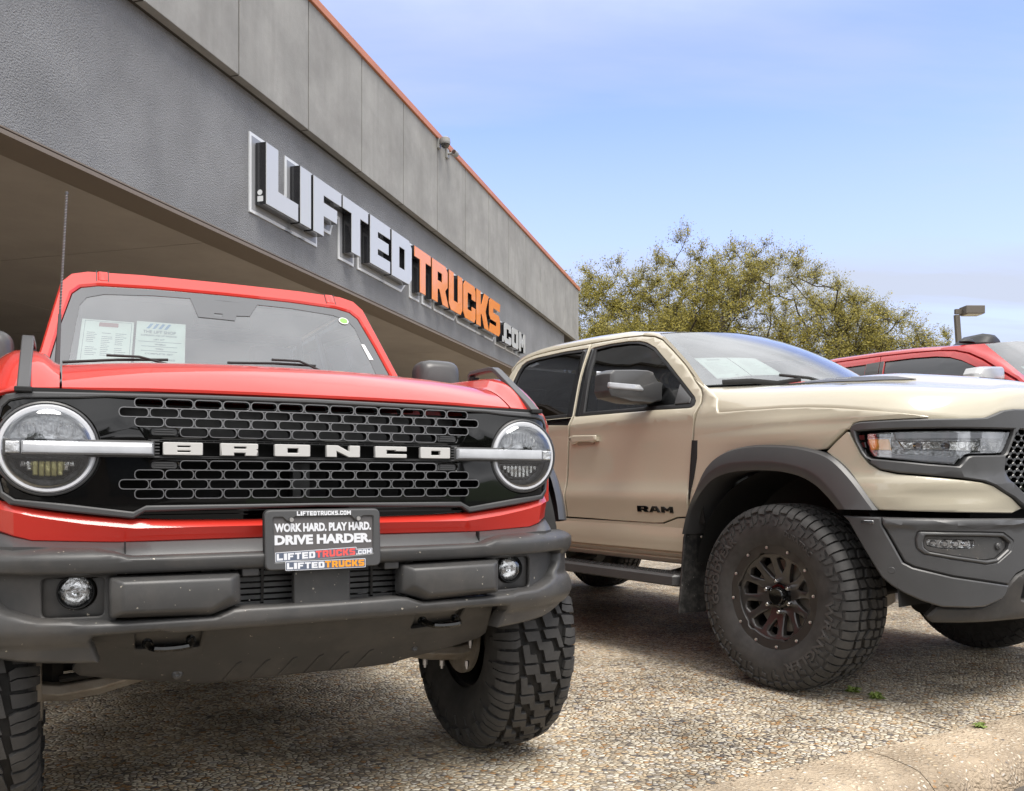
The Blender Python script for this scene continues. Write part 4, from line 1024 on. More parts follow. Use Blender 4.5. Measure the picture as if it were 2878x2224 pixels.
# mirrors
def sup_ring(cx, cy, cz, w_, h, e=4, n=28):
    out = []
    for k in range(n):
        a_ = 2*pi*k/n; c_, s__ = cos(a_), sin(a_)
        out.append((cx + w_/2 * (abs(c_) ** (2/e)) * (1 if c_ >= 0 else -1), cy, cz + h/2 * (abs(s__) ** (2/e)) * (1 if s__ >= 0 else -1)))
    return out
for s_ in (-1, 1):
    cx = s_ * .924; mm = MB().loft([sup_ring(cx, 1.245, 1.50, .15, .13), sup_ring(cx, 1.258, 1.502, .185, .172), sup_ring(cx, 1.285, 1.504, .208, .196), sup_ring(cx, 1.33, 1.504, .214, .202), sup_ring(cx, 1.37, 1.504, .208, .196)], closed=True, caps=True)
    mo = mm.build('door_mirror', M['plastic2'], BR, smooth=50)
    MB().loft([sup_ring(cx, 1.372, 1.504, .18, .17)], closed=True).box((cx, 1.374, 1.504), (.17, .004, .16)).build('mirror_glass', M['chrome'], mo, smooth=0)
    MB().box((s_ * .84, 1.33, 1.405), (.14, .06, .05)).build('mirror_arm', M['plastic2'], mo, bevel=.01, smooth=40)
# antenna with spiral wrap
ab, at_ = Vector((-.672, 1.06, 1.44)), Vector((-.640, 1.18, 2.125))
an = MB().tube([ab, ab.lerp(at_, .30)], [.009, .0055], 8).tube([ab.lerp(at_, .30), at_], .0036, 8)
an.tube([ab.lerp(at_, .985), at_], .0055, 8)
an.build('antenna', M['plastic2'], BR)
sp_ = []
for k in range(400):
    t = .32 + .66 * k / 399; a_ = 2*pi*k/10; p = ab.lerp(at_, t); sp_.append((p.x + .0042 * cos(a_), p.y + .0042 * sin(a_), p.z))
MB().tube(sp_, .0011, 4).build('antenna_spiral', M['camgrey'], BR)
# --- running gear
WC = .455
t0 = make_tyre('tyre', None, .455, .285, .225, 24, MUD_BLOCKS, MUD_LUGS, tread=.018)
rimb = MB().lathe([(-.115, .228), (-.11, .236), (-.095, .236), (-.09, .215), (-.03, .20), (.04, .20), (.09, .215), (.095, .236), (.11, .236), (.115, .228), (.09, .20), (.05, .17), (.03, .07), (.05, .0)], n=40)
rim0 = rimb.build('wheel', M['satin'], None)
first = True
for s_ in (-1, 1):
    for cy in (.57, 3.52):
        if first: wh, ty = rim0, t0; first = False
        else: wh = rim0.copy(); COL.objects.link(wh); ty = copy_tree(t0)
        wh.parent = BR; ty.parent = wh; wh.location = (.833 if s_ > 0 else -.866, cy, WC); wh.rotation_euler = (radians(7 if s_ > 0 else 3), 0, 0 if s_ > 0 else pi)
for s_ in (-1, 1):
    arm = MB().loft([[(s_ * x, y, z + dz) for y, dz in ((.46, .028), (.60, .032), (.62, 0), (.58, -.030), (.48, -.026), (.45, 0))] for x, z in ((.30, .44), (.42, .425), (.55, .395), (.66, .385), (.72, .395))], closed=True, caps=True)
    arm.build('control_arm', M['castal'], BR, smooth=40, bevel=.004)
    MB().lathe([(-.03, 0), (-.03, .07), (.0, .085), (.03, .07), (.03, 0)], (s_ * .68, .57, .46), 'x', 24).build('wheel_hub', M['dark'], BR)
    MB().lathe([(-.008, .04), (-.008, .165), (.008, .165), (.008, .04)], (s_ * .715, .57, .455), 'x', 36).build('brake_disc', M['castal'], BR)
    MB().tube([(s_ * .45, .55, .50), (s_ * .60, .57, .70), (s_ * .58, .57, .95)], .038, 12).build('coilover', M['dark'], BR)
    MB().tube([(s_ * .35, .40, .47), (s_ * .66, .43, .44)], .012, 8).build('tie_rod', M['dark'], BR)
    for q in (((.50, .40, .372), (.565, .40, .362), (.655, .38, .355), (.67, .38, .43)) if s_ > 0 else ()):
        MB().tube([(s_ * q[0], q[1], q[2] + .02), (s_ * q[0], q[1], q[2])], .009, 6).tube([(s_ * q[0], q[1], q[2]), (s_ * q[0], q[1], q[2] - .010)], .005, 6).build('suspension_bolt', M['steel'], BR, smooth=0)
    MB().tube([(s_ * .30, .62, .45), (s_ * .70, .57, .455)], .022, 10).build('drive_shaft', M['dark'], BR)
MB().box((0, .62, .52), (.75, .75, .12)).build('front_crossmember', M['dark'], BR, bevel=.02, smooth=0)
MB().box((0, 2.2, .56), (1.2, 3.0, .10)).build('chassis', M['dark'], BR, smooth=0)
MB().tube([(-.75, 3.52, .46), (.75, 3.52, .46)], .05, 12).build('rear_axle', M['dark'], BR)
# --- window stickers resting against the windscreen (things of their own)
def world_pt(p, root=BR):
    rz = root.rotation_euler.z; return (root.location.x + p[0]*cos(rz) - p[1]*sin(rz), root.location.y + p[0]*sin(rz) + p[1]*cos(rz), p[2])
def ws_sheet(name, u0, u1, v0, v1, label, logo_m, logo_txt, rows_, cat='window sticker', group='paper stickers inside the red truck windscreen'):
    WF = lambda off: (lambda u, v, w_: world_pt(WS(u, v, w_ - .021 + off)))
    # the papers lie on the inner face of the glass
    skew = lambda u, v: (u + (v - v0) * .09, v)
    f0 = lambda u, v, w_: WF(0)(*skew(u, v), w_)
    o = MB().panel(rect(u0, u1, v0, v1), depth=.0006, bevel=0, fn=f0, res=(.1, .1)).build(name, M['paper'], None, smooth=0)
    tag(o, label, cat, group)
    f1 = lambda u, v, w_: WF(.0010)(*skew(u, v), w_)
    W_, H_ = u1 - u0, v1 - v0
    if logo_m == 'maroon':
        a = MB(); a.panel(rect(u0 + W_*.33, u0 + W_*.70, v1 - H_*.155, v1 - H_*.06, .004), depth=.0003, bevel=0, fn=f1); a.build('printed_logo', M['inkred'], o, smooth=0)
        a = MB(); a.panel(rect(u0 + W_*.06, u1 - W_*.04, v0 + H_*.02, v1 - H_*.03), [rect(u0 + W_*.068, u1 - W_*.048, v0 + H_*.028, v1 - H_*.038)], depth=.0003, bevel=0, fn=f1)
    else:
        a = MB()
        for k in range(4): a.panel([(u0 + W_*(.20 + k*.12), v1 - H_*.16), (u0 + W_*(.26 + k*.12), v1 - H_*.16), (u0 + W_*(.34 + k*.12), v1 - H_*.04), (u0 + W_*(.28 + k*.12), v1 - H_*.04)], depth=.0003, bevel=0, fn=f1)
        a.build('printed_logo', M['inkblue'], o, smooth=0)
        a = MB(); text(a, 'THE LIFT SHOP', u0 + W_*.14, u1 - W_*.20, v1 - H_*.27, v1 - H_*.20, f1, lift=.0002)
    for (cx0, cx1, yy, hh, s) in rows_:
        if s: text(a, s, u0 + W_*cx0, u0 + W_*cx1, v1 - H_*(yy + hh), v1 - H_*yy, f1, lift=.0002)
        else: a.panel(rect(u0 + W_*cx0, u0 + W_*cx1, v1 - H_*(yy + hh), v1 - H_*yy), depth=.0003, bevel=0, fn=f1)
    a.build('printed_text', M['ink'], o, smooth=0); return o
rl = []
for c0 in (.12, .40, .66):
    for k in range(13):
        if random.random() < .9: rl.append((c0, c0 + random.uniform(.12, .22), .30 + k * .042, .009, None))
ws_sheet('window_sticker', -.607, -.410, .148, .418, 'left paper sticker with maroon heading and small columns in the red truck windscreen', 'maroon', '', rl)
rr_ = [(.10, .82, .30, .035, 'SUSPENSION AND LIFT PACKAGE'), (.36, .58, .39, .035, 'LIFT KIT'), (.06, .92, .455, .008, None), (.38, .60, .50, .035, 'WHEELS'), (.12, .84, .56, .008, None), (.40, .56, .60, .035, 'TIRES'), (.12, .84, .66, .008, None),
       (.20, .76, .71, .035, 'COMPLETE SET'), (.14, .80, .83, .04, 'TOTAL INSTALLED PRICE'), (.32, .64, .91, .055, '$4,639')]
ws_sheet('window_sticker', -.400, -.205, .150, .430, 'right paper sticker with slanted blue stripes logo in the red truck windscreen', 'blue', '', rr_)
M['green'] = mat('green round sticker', (.22, .55, .10), .5); M['wlabel'] = mat('white label', (.75, .76, .76), .5)
WQ = lambda u, v, w_: world_pt(WS(u, v, w_ - .0080))
o = MB().panel(circ(.545, .538, .024, 24), depth=.0005, bevel=0, fn=WQ).build('inspection_sticker', M['wlabel'], None, smooth=0); tag(o, 'round green and white sticker in the top right of the red truck windscreen', 'sticker')
MB().panel(circ(.545, .538, .019, 24), depth=.0003, bevel=0, fn=lambda u, v, w_: world_pt(WS(u, v, w_ - .0072))).build('green_disc', M['green'], o, smooth=0)
o = MB().panel([(.600, .375), (.616, .375), (.638, .270), (.618, .270)], depth=.0005, bevel=0, fn=WQ).build('windscreen_label', M['wlabel'], None, smooth=0); tag(o, 'narrow white label slanting along the right edge of the red truck windscreen', 'label')
# ================================================================== sand coloured pickup
RM = empty('pickup_truck', (1.3125, 4.2, 0), 34.0, 'sand coloured pickup truck with dark grey flares and large all terrain tyres', 'pickup truck')
SXP = [(.3, .14), (.55, .085), (.62, .068), (.75, .055), (.90, .036), (.94, .034), (1.05, .040), (1.30, .038), (1.39, .040), (1.425, .048), (1.46, .066), (1.55, .10), (1.75, .18), (1.95, .29), (2.0, .33), (2.1, .42)]
def SX(z): return smooth_interp(z, SXP)
FC = [(.035, .9), (.031, .2), (.035, -.3), (.06, -.5), (.13, -.64), (.26, -.75), (.45, -.82), (.75, -.875), (1.05, -.895)]
FL = [-.9]
for a, b in zip(FC[:-1], FC[1:]): FL.append(FL[-1] + hypot(b[0]-a[0], b[1]-a[1]))
FXs = list(zip(FL, [p[0] for p in FC])); FYs = list(zip(FL, [p[1] for p in FC]))
SMAX = FL[-1]
def fcurve(s):
    if s < -.9: return .035, -s, -1.0, 0.0
    x, y = smooth_interp(s, FXs), smooth_interp(s, FYs); e = .01
    a, b = max(s - e, -.9), min(s + e, SMAX); tx = smooth_interp(b, FXs) - smooth_interp(a, FXs); ty = smooth_interp(b, FYs) - smooth_interp(a, FYs); l = hypot(tx, ty)
    return x, y, ty / l, -tx / l
def rfn(off=0, side=1, tum=True, ext=None):
    def f(s, z, w_):
        x, y, nx, ny = fcurve(s); k = max(0, min(1, (.55 - s) / .5)) if tum else 0
        d = w_ + off - (SX(z) - .036) * k + (ext(s, z) if ext else 0)
        X, Y = x + nx * d, y + ny * d
        return (X, Y, z) if side > 0 else (2.10 - X, Y, z)
    return f
def both(outline, holes, depth, bevel, off, name, m, res=(.08, .08), ext=None, sides=(1, -1), smooth=40, parent=None, tum=True):
    outl = [(-u, v) for u, v in outline]; hs = [[(-u, v) for u, v in h] for h in holes]   # given as (y, z)
    for sd_ in sides: MB().panel(outl, hs, depth=depth, bevel=bevel, fn=rfn(off, sd_, tum, ext), res=res).build(name, m, parent or RM, smooth=smooth)
def fr(outline, holes, depth, bevel, off, name, m, res=(.06, .06), ext=None, sides=(1, -1), smooth=40, tum=True):
    for sd_ in sides: MB().panel(outline, holes, depth=depth, bevel=bevel, fn=rfn(off, sd_, tum, ext), res=res).build(name, m, RM, smooth=smooth)
# doors
fwin = [(1.700, 1.457), (1.796, 1.936), (1.765, 1.943), (1.60, 1.945), (1.416, 1.937), (1.30, 1.922), (1.22, 1.900), (1.116, 1.853), (.95, 1.740), (.80, 1.625), (.700, 1.548), (.641, 1.502), (.624, 1.478), (.624, 1.456), (.640, 1.442), (.67, 1.440), (.938, 1.449)]
door = [(.654, .832), (.640, .92), (.634, .985), (.614, 1.274), (.60, 1.374), (.579, 1.46), (.588, 1.51), (.61, 1.544), (.70, 1.622), (.786, 1.699), (.93, 1.800), (1.085, 1.898), (1.171, 1.931), (1.303, 1.957), (1.50, 1.972), (1.818, 1.981), (1.795, 1.87), (1.772, 1.769), (1.730, 1.56), (1.711, 1.468), (1.714, 1.40), (1.727, 1.321), (1.744, 1.149), (1.76, .794), (1.50, .792), (1.274, .788), (.93, .786), (.86, .79), (.80, .808), (.74, .826)]
def dext(s, z):   # shallow shoulder and a crease low on the doors
    return .010 * math.exp(-((z - 1.40) / .03) ** 2) + .012 * math.exp(-((z - .94) / .05) ** 2) - .006 * math.exp(-((z - 1.15) / .16) ** 2)
def inset_(P, d=.0022): return [(-u, v) for u, v in offset(ccw([(-a, b) for a, b in P], True), d)]
both([(.56, .80), (2.76, .80), (2.72, 1.435), (.57, 1.435)], [], .004, 0, -.030, 'door_frame_backing', M['black'], res=(.3, .1))
both([(1.68, 1.43), (1.80, 1.43), (1.90, 1.985), (1.76, 1.985)], [], .004, 0, -.030, 'pillar_backing', M['black'], res=(.3, .1))
both(inset_(door), [fwin], .025, .004, 0, 'front_door', M['tan'], res=(.09, .035), ext=dext)
rdoor = [(1.722, 1.468), (1.741, 1.56), (1.783, 1.769), (1.829, 1.981), (2.10, 1.988), (2.321, 1.990), (2.50, 1.983), (2.62, 1.965), (2.69, 1.93), (2.715, 1.88), (2.74, 1.50), (2.78, 1.1), (2.66, .80), (1.771, .794), (1.755, 1.149), (1.738, 1.321), (1.725, 1.40)]
rwin = [(1.733, 1.457), (1.835, 1.946), (2.10, 1.958), (2.444, 1.954), (2.57, 1.940), (2.615, 1.915), (2.635, 1.86), (2.64, 1.46)]
both(inset_(rdoor), [rwin], .025, .004, 0, 'rear_door', M['tan'], res=(.09, .035), ext=dext)
# window rubber frames, pillar covers and glass
fg_ = [(1.625, 1.483), (1.738, 1.922), (1.60, 1.928), (1.416, 1.920), (1.31, 1.905), (1.232, 1.884), (1.13, 1.838), (.95, 1.712), (.80, 1.600), (.700, 1.524), (.668, 1.497), (.668, 1.470), (.938, 1.474)]
inn = offset(ccw([(-u, v) for u, v in fwin], True), .003); inn = [(-u, v) for u, v in inn]
both(inn, [fg_], .02, .003, -.006, 'window_frame', M['seal'], res=(.15, .06))
both(fg_, [], .004, 0, -.020, 'front_window', M['tint'], res=(.3, .12))
both([(1.640, 1.475), (1.755, 1.930), (1.742, 1.930), (1.627, 1.475)], [], .006, .002, -.010, 'window_channel', M['lampgrey'], res=(.3, .06))
rg_ = [(1.800, 1.483), (1.893, 1.926), (2.10, 1.938), (2.43, 1.934), (2.54, 1.922), (2.585, 1.895), (2.60, 1.85), (2.60, 1.483)]
inn = [(-u, v) for u, v in offset(ccw([(-u, v) for u, v in rwin], True), .003)]
both(inn, [rg_], .02, .003, -.006, 'window_frame', M['seal'], res=(.15, .06))
both(rg_, [], .004, 0, -.018, 'rear_window', M['tint'], res=(.3, .12))
both([(1.708, 1.462), (1.806, 1.938), (1.762, 1.938), (1.664, 1.462)], [], .01, .002, -.001, 'pillar_cover', M['gloss'], res=(.3, .06))
both([(1.738, 1.462), (1.836, 1.942), (1.885, 1.942), (1.792, 1.462)], [], .01, .002, -.001, 'pillar_cover', M['gloss'], res=(.3, .06))
both([(.668, 1.497), (.668, 1.470), (.79, 1.472), (.79, 1.59)], [], .02, .003, .000, 'mirror_sail', M['plastic2'], res=(.2, .1))
# handles and badge
for sd_ in (1, -1):
    dh = MB(); f_ = rfn(.0, sd_)
    dh.panel([(-u, v) for u, v in rounded([(1.700, 1.318), (1.653, 1.330), (1.419, 1.322), (1.415, 1.290), (1.447, 1.276), (1.50, 1.284), (1.60, 1.286), (1.647, 1.270), (1.690, 1.288)], .01, 3)], depth=.012, bevel=.006, fn=rfn(.032, sd_), res=(.05, 0))
    for q in (1.665, 1.435): dh.panel([(-u, v) for u, v in rect(q - .02, q + .02, 1.284, 1.312)], depth=.03, bevel=0, fn=rfn(.024, sd_))
    d_ = dh.build('door_handle', M['tan'], RM, smooth=50)
    MB().panel([(-u, v) for u, v in rect(1.46, 1.64, 1.265, 1.30, .012)], depth=.002, bevel=.001, fn=rfn(.0005, sd_)).build('handle_cup_shade', mat('shaded sand paint', (.30, .245, .18), .5, coat=.5), RM, smooth=0)  # flat darker patch; shade of the handle hollow put into its colour
    MB().lathe([(0, 0), (0, .005)], (f_(-1.672, 1.31, .035)[0], 1.672, 1.308), 'x', 12).build('keyhole', M['black'], d_, smooth=0)
bl = MB()
for ch, a_, b_ in (('R', -1.060, -.965), ('A', -.958, -.865), ('M', -.857, -.762)):
    f2 = rfn(.008, 1); glyph(bl, ch, a_, b_, .8495, .8855, f2, depth=.008, bevel=.0015)
bl.build('door_badge', M['gloss'], RM, smooth=30)
# front wing: cut away round the arch, stops at the bonnet shut line and the lamp surround
arch = [(.600, .86), (.579, .905), (.545, .99), (.470, 1.10), (.36, 1.165), (.195, 1.195), (0, 1.192), (-.158, 1.172), (-.25, 1.145)]
wing = [(.646, .80), (.626, .985), (.606, 1.274), (.592, 1.374), (.571, 1.46), (.580, 1.512), (.604, 1.548), (.69, 1.624), (.66, 1.600), (.56, 1.540), (.465, 1.480), (.445, 1.425), (.43, 1.400), (.224, 1.398), (0, 1.394), (-.15, 1.386), (-.297, 1.372), (-.45, 1.352), (-.60, 1.332), (-.703, 1.316), (-.703, 1.306), (-.42, 1.301), (-.388, 1.294), (-.368, 1.266), (-.352, 1.268), (-.30, 1.225), (-.248, 1.182)] + arch[::-1][1:] + [(.615, .80)]
def wext(s, z):   # swollen wing: crest above the arch and a soft shoulder line
    k = math.exp(-((s - .0) / .34) ** 2)
    return .030 * k * max(0, min(1, (z - 1.12) / .12)) * max(0, 1 - max(0, z - 1.27) / .14) + .006 * math.exp(-((z - 1.33) / .02) ** 2)
both(inset_(wing, .0015), [], .03, .003, 0, 'front_wing', M['tan'], res=(.045, .03), ext=wext, smooth=50)
both([(.616, 1.258), (.572, 1.256), (.578, 1.158), (.600, 1.057), (.634, .93), (.640, .98)], [], .012, .002, .004, 'wing_vent', M['black'], res=None)
# lower tan corner panel below the lamp
low = [(.250, 1.170), (.33, 1.105), (.396, 1.040), (.45, .96), (.490, .903), (1.116, .889), (1.176, .909), (1.10, .955), (1.040, .985), (.990, 1.010), (.930, 1.024), (.849, 1.034), (.70, 1.050), (.574, 1.062), (.505, 1.078), (.458, 1.108), (.419, 1.155), (.386, 1.217), (.366, 1.255), (.354, 1.258), (.300, 1.215)]
fr(low, [], .03, .004, .006, 'lower_corner_panel', M['tan'], res=(.04, .03), ext=lambda s, z: .012 * max(0, min(1, (z - .90) / .06)) * max(0, min(1, (1.06 - z) / .03)) - .010 * math.exp(-((z - .965) / .03) ** 2) * max(0, min(1, (s - .55) / .12)) * max(0, min(1, (1.05 - s) / .1)))
# lamp surround (bezel)
lamp = [(.398, 1.258), (.532, 1.261), (.80, 1.262), (1.122, 1.262), (1.117, 1.240), (1.094, 1.195), (1.072, 1.155), (1.056, 1.146), (.885, 1.142), (.865, 1.136), (.842, 1.110), (.826, 1.095), (.70, 1.105), (.472, 1.132), (.448, 1.144), (.430, 1.170), (.408, 1.215)]
bez = [(.371, 1.264), (.378, 1.282), (.392, 1.294), (.419, 1.299), (.56, 1.301), (.703, 1.303), (.85, 1.304), (.955, 1.309), (1.00, 1.324), (1.051, 1.343), (1.12, 1.352), (1.201, 1.354), (SMAX, 1.356), (SMAX, 1.262), (1.155, 1.262), (1.130, 1.240), (1.105, 1.195), (1.070, 1.140), (1.063, 1.085), (1.088, 1.034), (1.175, .972), (1.26, .945), (SMAX, .94), (SMAX, .895), (1.28, .90), (1.185, .908), (1.100, .960), (1.048, .982), (.995, 1.010), (.940, 1.030), (.843, 1.044), (.70, 1.058), (.584, 1.068), (.510, 1.083), (.464, 1.112), (.426, 1.158), (.394, 1.217)]
fr(bez, [lamp], .05, .006, .014, 'lamp_surround', M['plastic2'], res=(.05, .03), ext=lambda s, z: .014 * max(0, min(1, (1.055 - z) / .03)) if z < 1.07 else .0)
MB().panel([(.3, .95), (1.13, .95), (1.13, 1.30), (.37, 1.30)], depth=.01, bevel=0, fn=rfn(-.05)).build('lamp_cavity', M['black'], RM, smooth=0)
# headlamp
hp = [(.446, 1.247), (.532, 1.250), (.80, 1.2515), (1.110, 1.252), (1.106, 1.236), (1.086, 1.195), (1.066, 1.162), (1.052, 1.154), (.885, 1.150), (.858, 1.143), (.834, 1.118), (.821, 1.104), (.70, 1.113), (.476, 1.140), (.458, 1.165), (.446, 1.205)]
hdl = MB().panel(hp, depth=.05, bevel=.003, fn=rfn(-.022), res=(.06, 0)).build('headlight', M['lampgrey'], RM, smooth=40)
def hpart(name, pts, off, m, bevel=.003, depth=.012): return MB().panel(pts, depth=depth, bevel=bevel, fn=rfn(off), res=(.05, 0)).build(name, m, hdl, smooth=40)
hpart('upper_light_bar', [(.56, 1.245), (1.09, 1.246), (1.075, 1.215), (.565, 1.214)], -.010, M['ring'], .006)
hpart('projector_bar', [(.575, 1.210), (1.065, 1.208), (1.045, 1.160), (.90, 1.158), (.60, 1.168)], -.017, M['refl'], .006)
hpart('lower_light_strip', [(.50, 1.143), (.60, 1.140), (.812, 1.122), (.820, 1.114), (.70, 1.124), (.50, 1.150)][:0] or [(.500, 1.156), (.60, 1.147), (.835, 1.136), (.815, 1.110), (.70, 1.118), (.490, 1.140)], -.012, M['ring'], .004)
hpart('amber_marker', [(.448, 1.222), (.540, 1.219), (.552, 1.168), (.461, 1.172)], -.008, M['amber'], .003)
hpart('upper_housing', [(.450, 1.243), (.550, 1.245), (.545, 1.224), (.449, 1.226)], -.010, M['gloss'], .003)
for q in ((.66, 1.187), (.78, 1.186), (.98, 1.185)):
    x, y, nx, ny = fcurve(q[0]); 
    hpart('projector_lens', circ(q[0], q[1], .021, 18), -.008, M['chrome'], .010, .012)
hpart('cover_lens', hp, -.002, M['lens'], .004, .004)
for k in range(3): fr([(.402 + k*.008, 1.243 - k*.034), (.436, 1.243 - k*.034), (.438 + k*.004, 1.216 - k*.034), (.410 + k*.009, 1.216 - k*.034)], [], .01, .003, -.004, 'surround_vent', M['gloss'], res=None, sides=(1,))
# grille: wave mesh of staggered hexagons behind the surround
gout = [(1.120, 1.270), (1.095, 1.195), (1.060, 1.140), (1.055, 1.080), (1.080, 1.028), (1.170, .965), (1.26, .936), (SMAX, .93), (SMAX, 1.270)]
hx = []; 
for r_ in range(12):
    for c_ in range(16):
        cx, cz = 1.075 + c_ * .050 + (r_ % 2) * .025, .955 + r_ * .0270
        h = [(cx - .021, cz), (cx - .010, cz + .0105), (cx + .010, cz + .0105), (cx + .021, cz), (cx + .010, cz - .0105), (cx - .010, cz - .0105)]
        if cx + .022 < SMAX - .005 and all(inside(p, gout) for p in [(q[0] + (q[0]-cx)*.3, q[1] + (q[1]-cz)*.3) for q in h]): hx.append(h)
fr(gout, hx, .03, .0025, -.012, 'grille_mesh', M['gloss'], res=None)
fr([(1.07, .94), (SMAX, .92), (SMAX, 1.30), (1.07, 1.30)], [], .01, 0, -.09, 'grille_cavity', M['black'], res=None)
# bumper
def bext(s, z): return .030 + .016 * max(0, 1 - abs(z - .848) / .020) - .03 * max(0, (.62 - z)) 
pk = rounded([(.645, .775), (.655, .812), (.90, .808), (1.020, .803), (1.078, .768), (1.064, .728), (.988, .679), (.929, .672), (.784, .695), (.677, .716), (.650, .740)], .012, 3)
bmp = [(.523, .871), (.70, .870), (1.20, .865), (SMAX, .862), (SMAX, .662), (1.201, .660), (1.099, .622), (1.066, .592), (1.053, .577), (.784, .620), (.640, .658), (.606, .679), (.574, .745), (.528, .838)]
fr(bmp, [pk], .05, .007, .010, 'bumper_upper', M['plastic2'], res=(.05, .02), ext=bext)
pin = rounded([(.672, .768), (.680, .796), (.90, .793), (1.015, .788), (1.055, .762), (1.045, .733), (.985, .692), (.929, .686), (.790, .707), (.695, .725), (.675, .742)], .01, 3)
fogh = rounded([(.688, .752), (.690, .779), (.880, .774), (.884, .750), (.86, .740), (.745, .739)], .008, 3)
fr(pk, [pin], .02, .005, .014, 'fog_recess_rim', M['plastic2'], res=(.06, 0), ext=bext)
fr(pin, [fogh], .02, .004, -.004, 'fog_recess', M['plastic'], res=(.06, 0), ext=bext)
def fpart(name, pts, off, m, bevel, parent, sd_): return MB().panel(pts, depth=.01, bevel=bevel, fn=rfn(off, sd_, ext=bext), res=(.05, 0)).build(name, m, parent, smooth=40)
for sd_ in (1, -1):
    fl_ = fpart('fog_lamp', fogh, -.020, M['refl'], .001, RM, sd_)
    for k in range(4): fpart('optic', circ(.715 + k * .045, .7585, .017, 14), -.010, M['refl'] if k < 2 else M['chrome'], .007, fl_, sd_)
    fpart('cover_lens', fogh, -.002, M['lens'], .002, fl_, sd_)
    ps = fpart('parking_sensor', circ(1.002, .746, .016, 20), .006, M['plastic2'], .003, RM, sd_); fpart('sensor_eye', circ(1.002, .746, .009, 16), .009, M['plastic'], .002, ps, sd_)
stp = [(.357, .873), (.519, .871), (.523, .838), (.569, .743), (.600, .676), (.635, .655), (.784, .616), (1.053, .573), (1.035, .535), (1.015, .517), (.929, .487), (.862, .484), (.741, .488), (.669, .512), (.600, .545), (.560, .572), (.523, .605), (.502, .640), (.440, .745), (.381, .850)]
fr(stp, [], .09, .006, .014, 'bumper_side_strip', M['plastic2'], res=(.05, .03), ext=lambda s, z: .030 - .03 * max(0, .62 - z))
fr(rect(.440, .492, .842, .856, .003), [], .004, .001, .048, 'strip_badge', M['chrome'], res=None)
fr(circ(.560, .640, .014, 18), [], .004, .001, .0455, 'sensor_cap', M['plastic2'], res=None)
cen = [(1.060, .573), (1.072, .590), (1.104, .618), (1.204, .655), (SMAX, .657), (SMAX, .415), (.98, .410), (.72, .412), (.695, .440), (.735, .482), (.862, .478), (.935, .481), (1.022, .514), (1.042, .535)]
fr(cen, [rect(1.16, 1.34, .50, .60, .02)], .06, .010, .010, 'bumper_lower', M['skid'], res=(.06, .03), ext=lambda s, z: .030 - .25 * max(0, .60 - z))
fr(rect(1.12, 1.38, .47, .63), [], .01, 0, -.05, 'recovery_point_recess', M['black'], res=None)
# bonnet
HB = [(-.45, 1.408), (-.224, 1.404), (0, 1.400), (.15, 1.392), (.297, 1.379), (.45, 1.359), (.60, 1.338), (.703, 1.322), (.83, 1.311), (.955, 1.313), (1.0, 1.330), (1.051, 1.349), (1.12, 1.358), (1.25, 1.361), (SMAX, 1.362)]
def hood(a, t):
    """a 0..1 along the edge from the cowl to the nose; t 0..1 from the edge to the centre line"""
    s = lerp(-.45, SMAX, a); zb = interp(s, HB); x, y, nx, ny = fcurve(s)
    k = max(0, min(1, (.55 - s) / .5)); d = -(SX(zb) - .036) * k - .001
    x += nx * d; y += ny * d
    yc = lerp(.50, -.885, a ** .85); zc = smooth_interp(-yc, [(-.6, 1.600), (-.30, 1.612), (-.10, 1.612), (.10, 1.603), (.235, 1.582), (.475, 1.545), (.674, 1.505), (.80, 1.45), (.87, 1.395), (.90, 1.362)])
    g = smooth_interp(t, [(0, 0), (.03, .20), (.07, .36), (.13, .46), (.22, .52), (.33, .57), (.42, .63), (.50, .74), (.58, .88), (.68, .96), (1, 1)])
    g2 = smooth_interp(t, [(0, 0), (.05, .30), (.12, .55), (.25, .72), (.45, .80), (.6, .92), (1, 1)])
    g = lerp(g, g2, max(a ** 2, max(0, 1 - a / .35)))
    P_ = Vector((lerp(x, 1.05, t), lerp(y, yc, t ** 1.2), zb + (zc - zb) * g))
    if a < .16:   # rear edge runs up to the foot of the pillar and along the base of the windscreen
        X_ = lerp(.052, 1.05, t); q = max(0, (X_ - .15) / 1.8); fq = 4 * q * (1 - q)
        Q_ = Vector((X_, interp(X_, [(.052, .455), (.075, .51), (.105, .58), (.15, .632)]) if X_ < .15 else .632 - .34 * fq, interp(X_, [(.052, 1.408), (.075, 1.475), (.105, 1.525), (.15, 1.556)]) if X_ < .15 else 1.556 + .030 * fq))
        k_ = a / .16; k_ = k_ * k_ * (3 - 2 * k_); P_ = Q_.lerp(P_, k_)
    return tuple(P_)
TT = [0, .008, .02, .035, .055, .075, .095, .12, .15, .2, .26, .32, .37, .41, .45, .49, .53, .57, .61, .66, .72, .8, .88, .94, 1]
rings = []
for k in range(71):
    a_ = k / 70; row = [hood(a_, t) for t in TT]; p = row[0]
    row = [(p[0] + .002, p[1] + .004, p[2] - .02)] + row
    rings.append(row + [(2.10 - x, y, z) for x, y, z in reversed(row[:-1])])
MB().loft(rings).build('bonnet', M['tan'], RM, smooth=60)
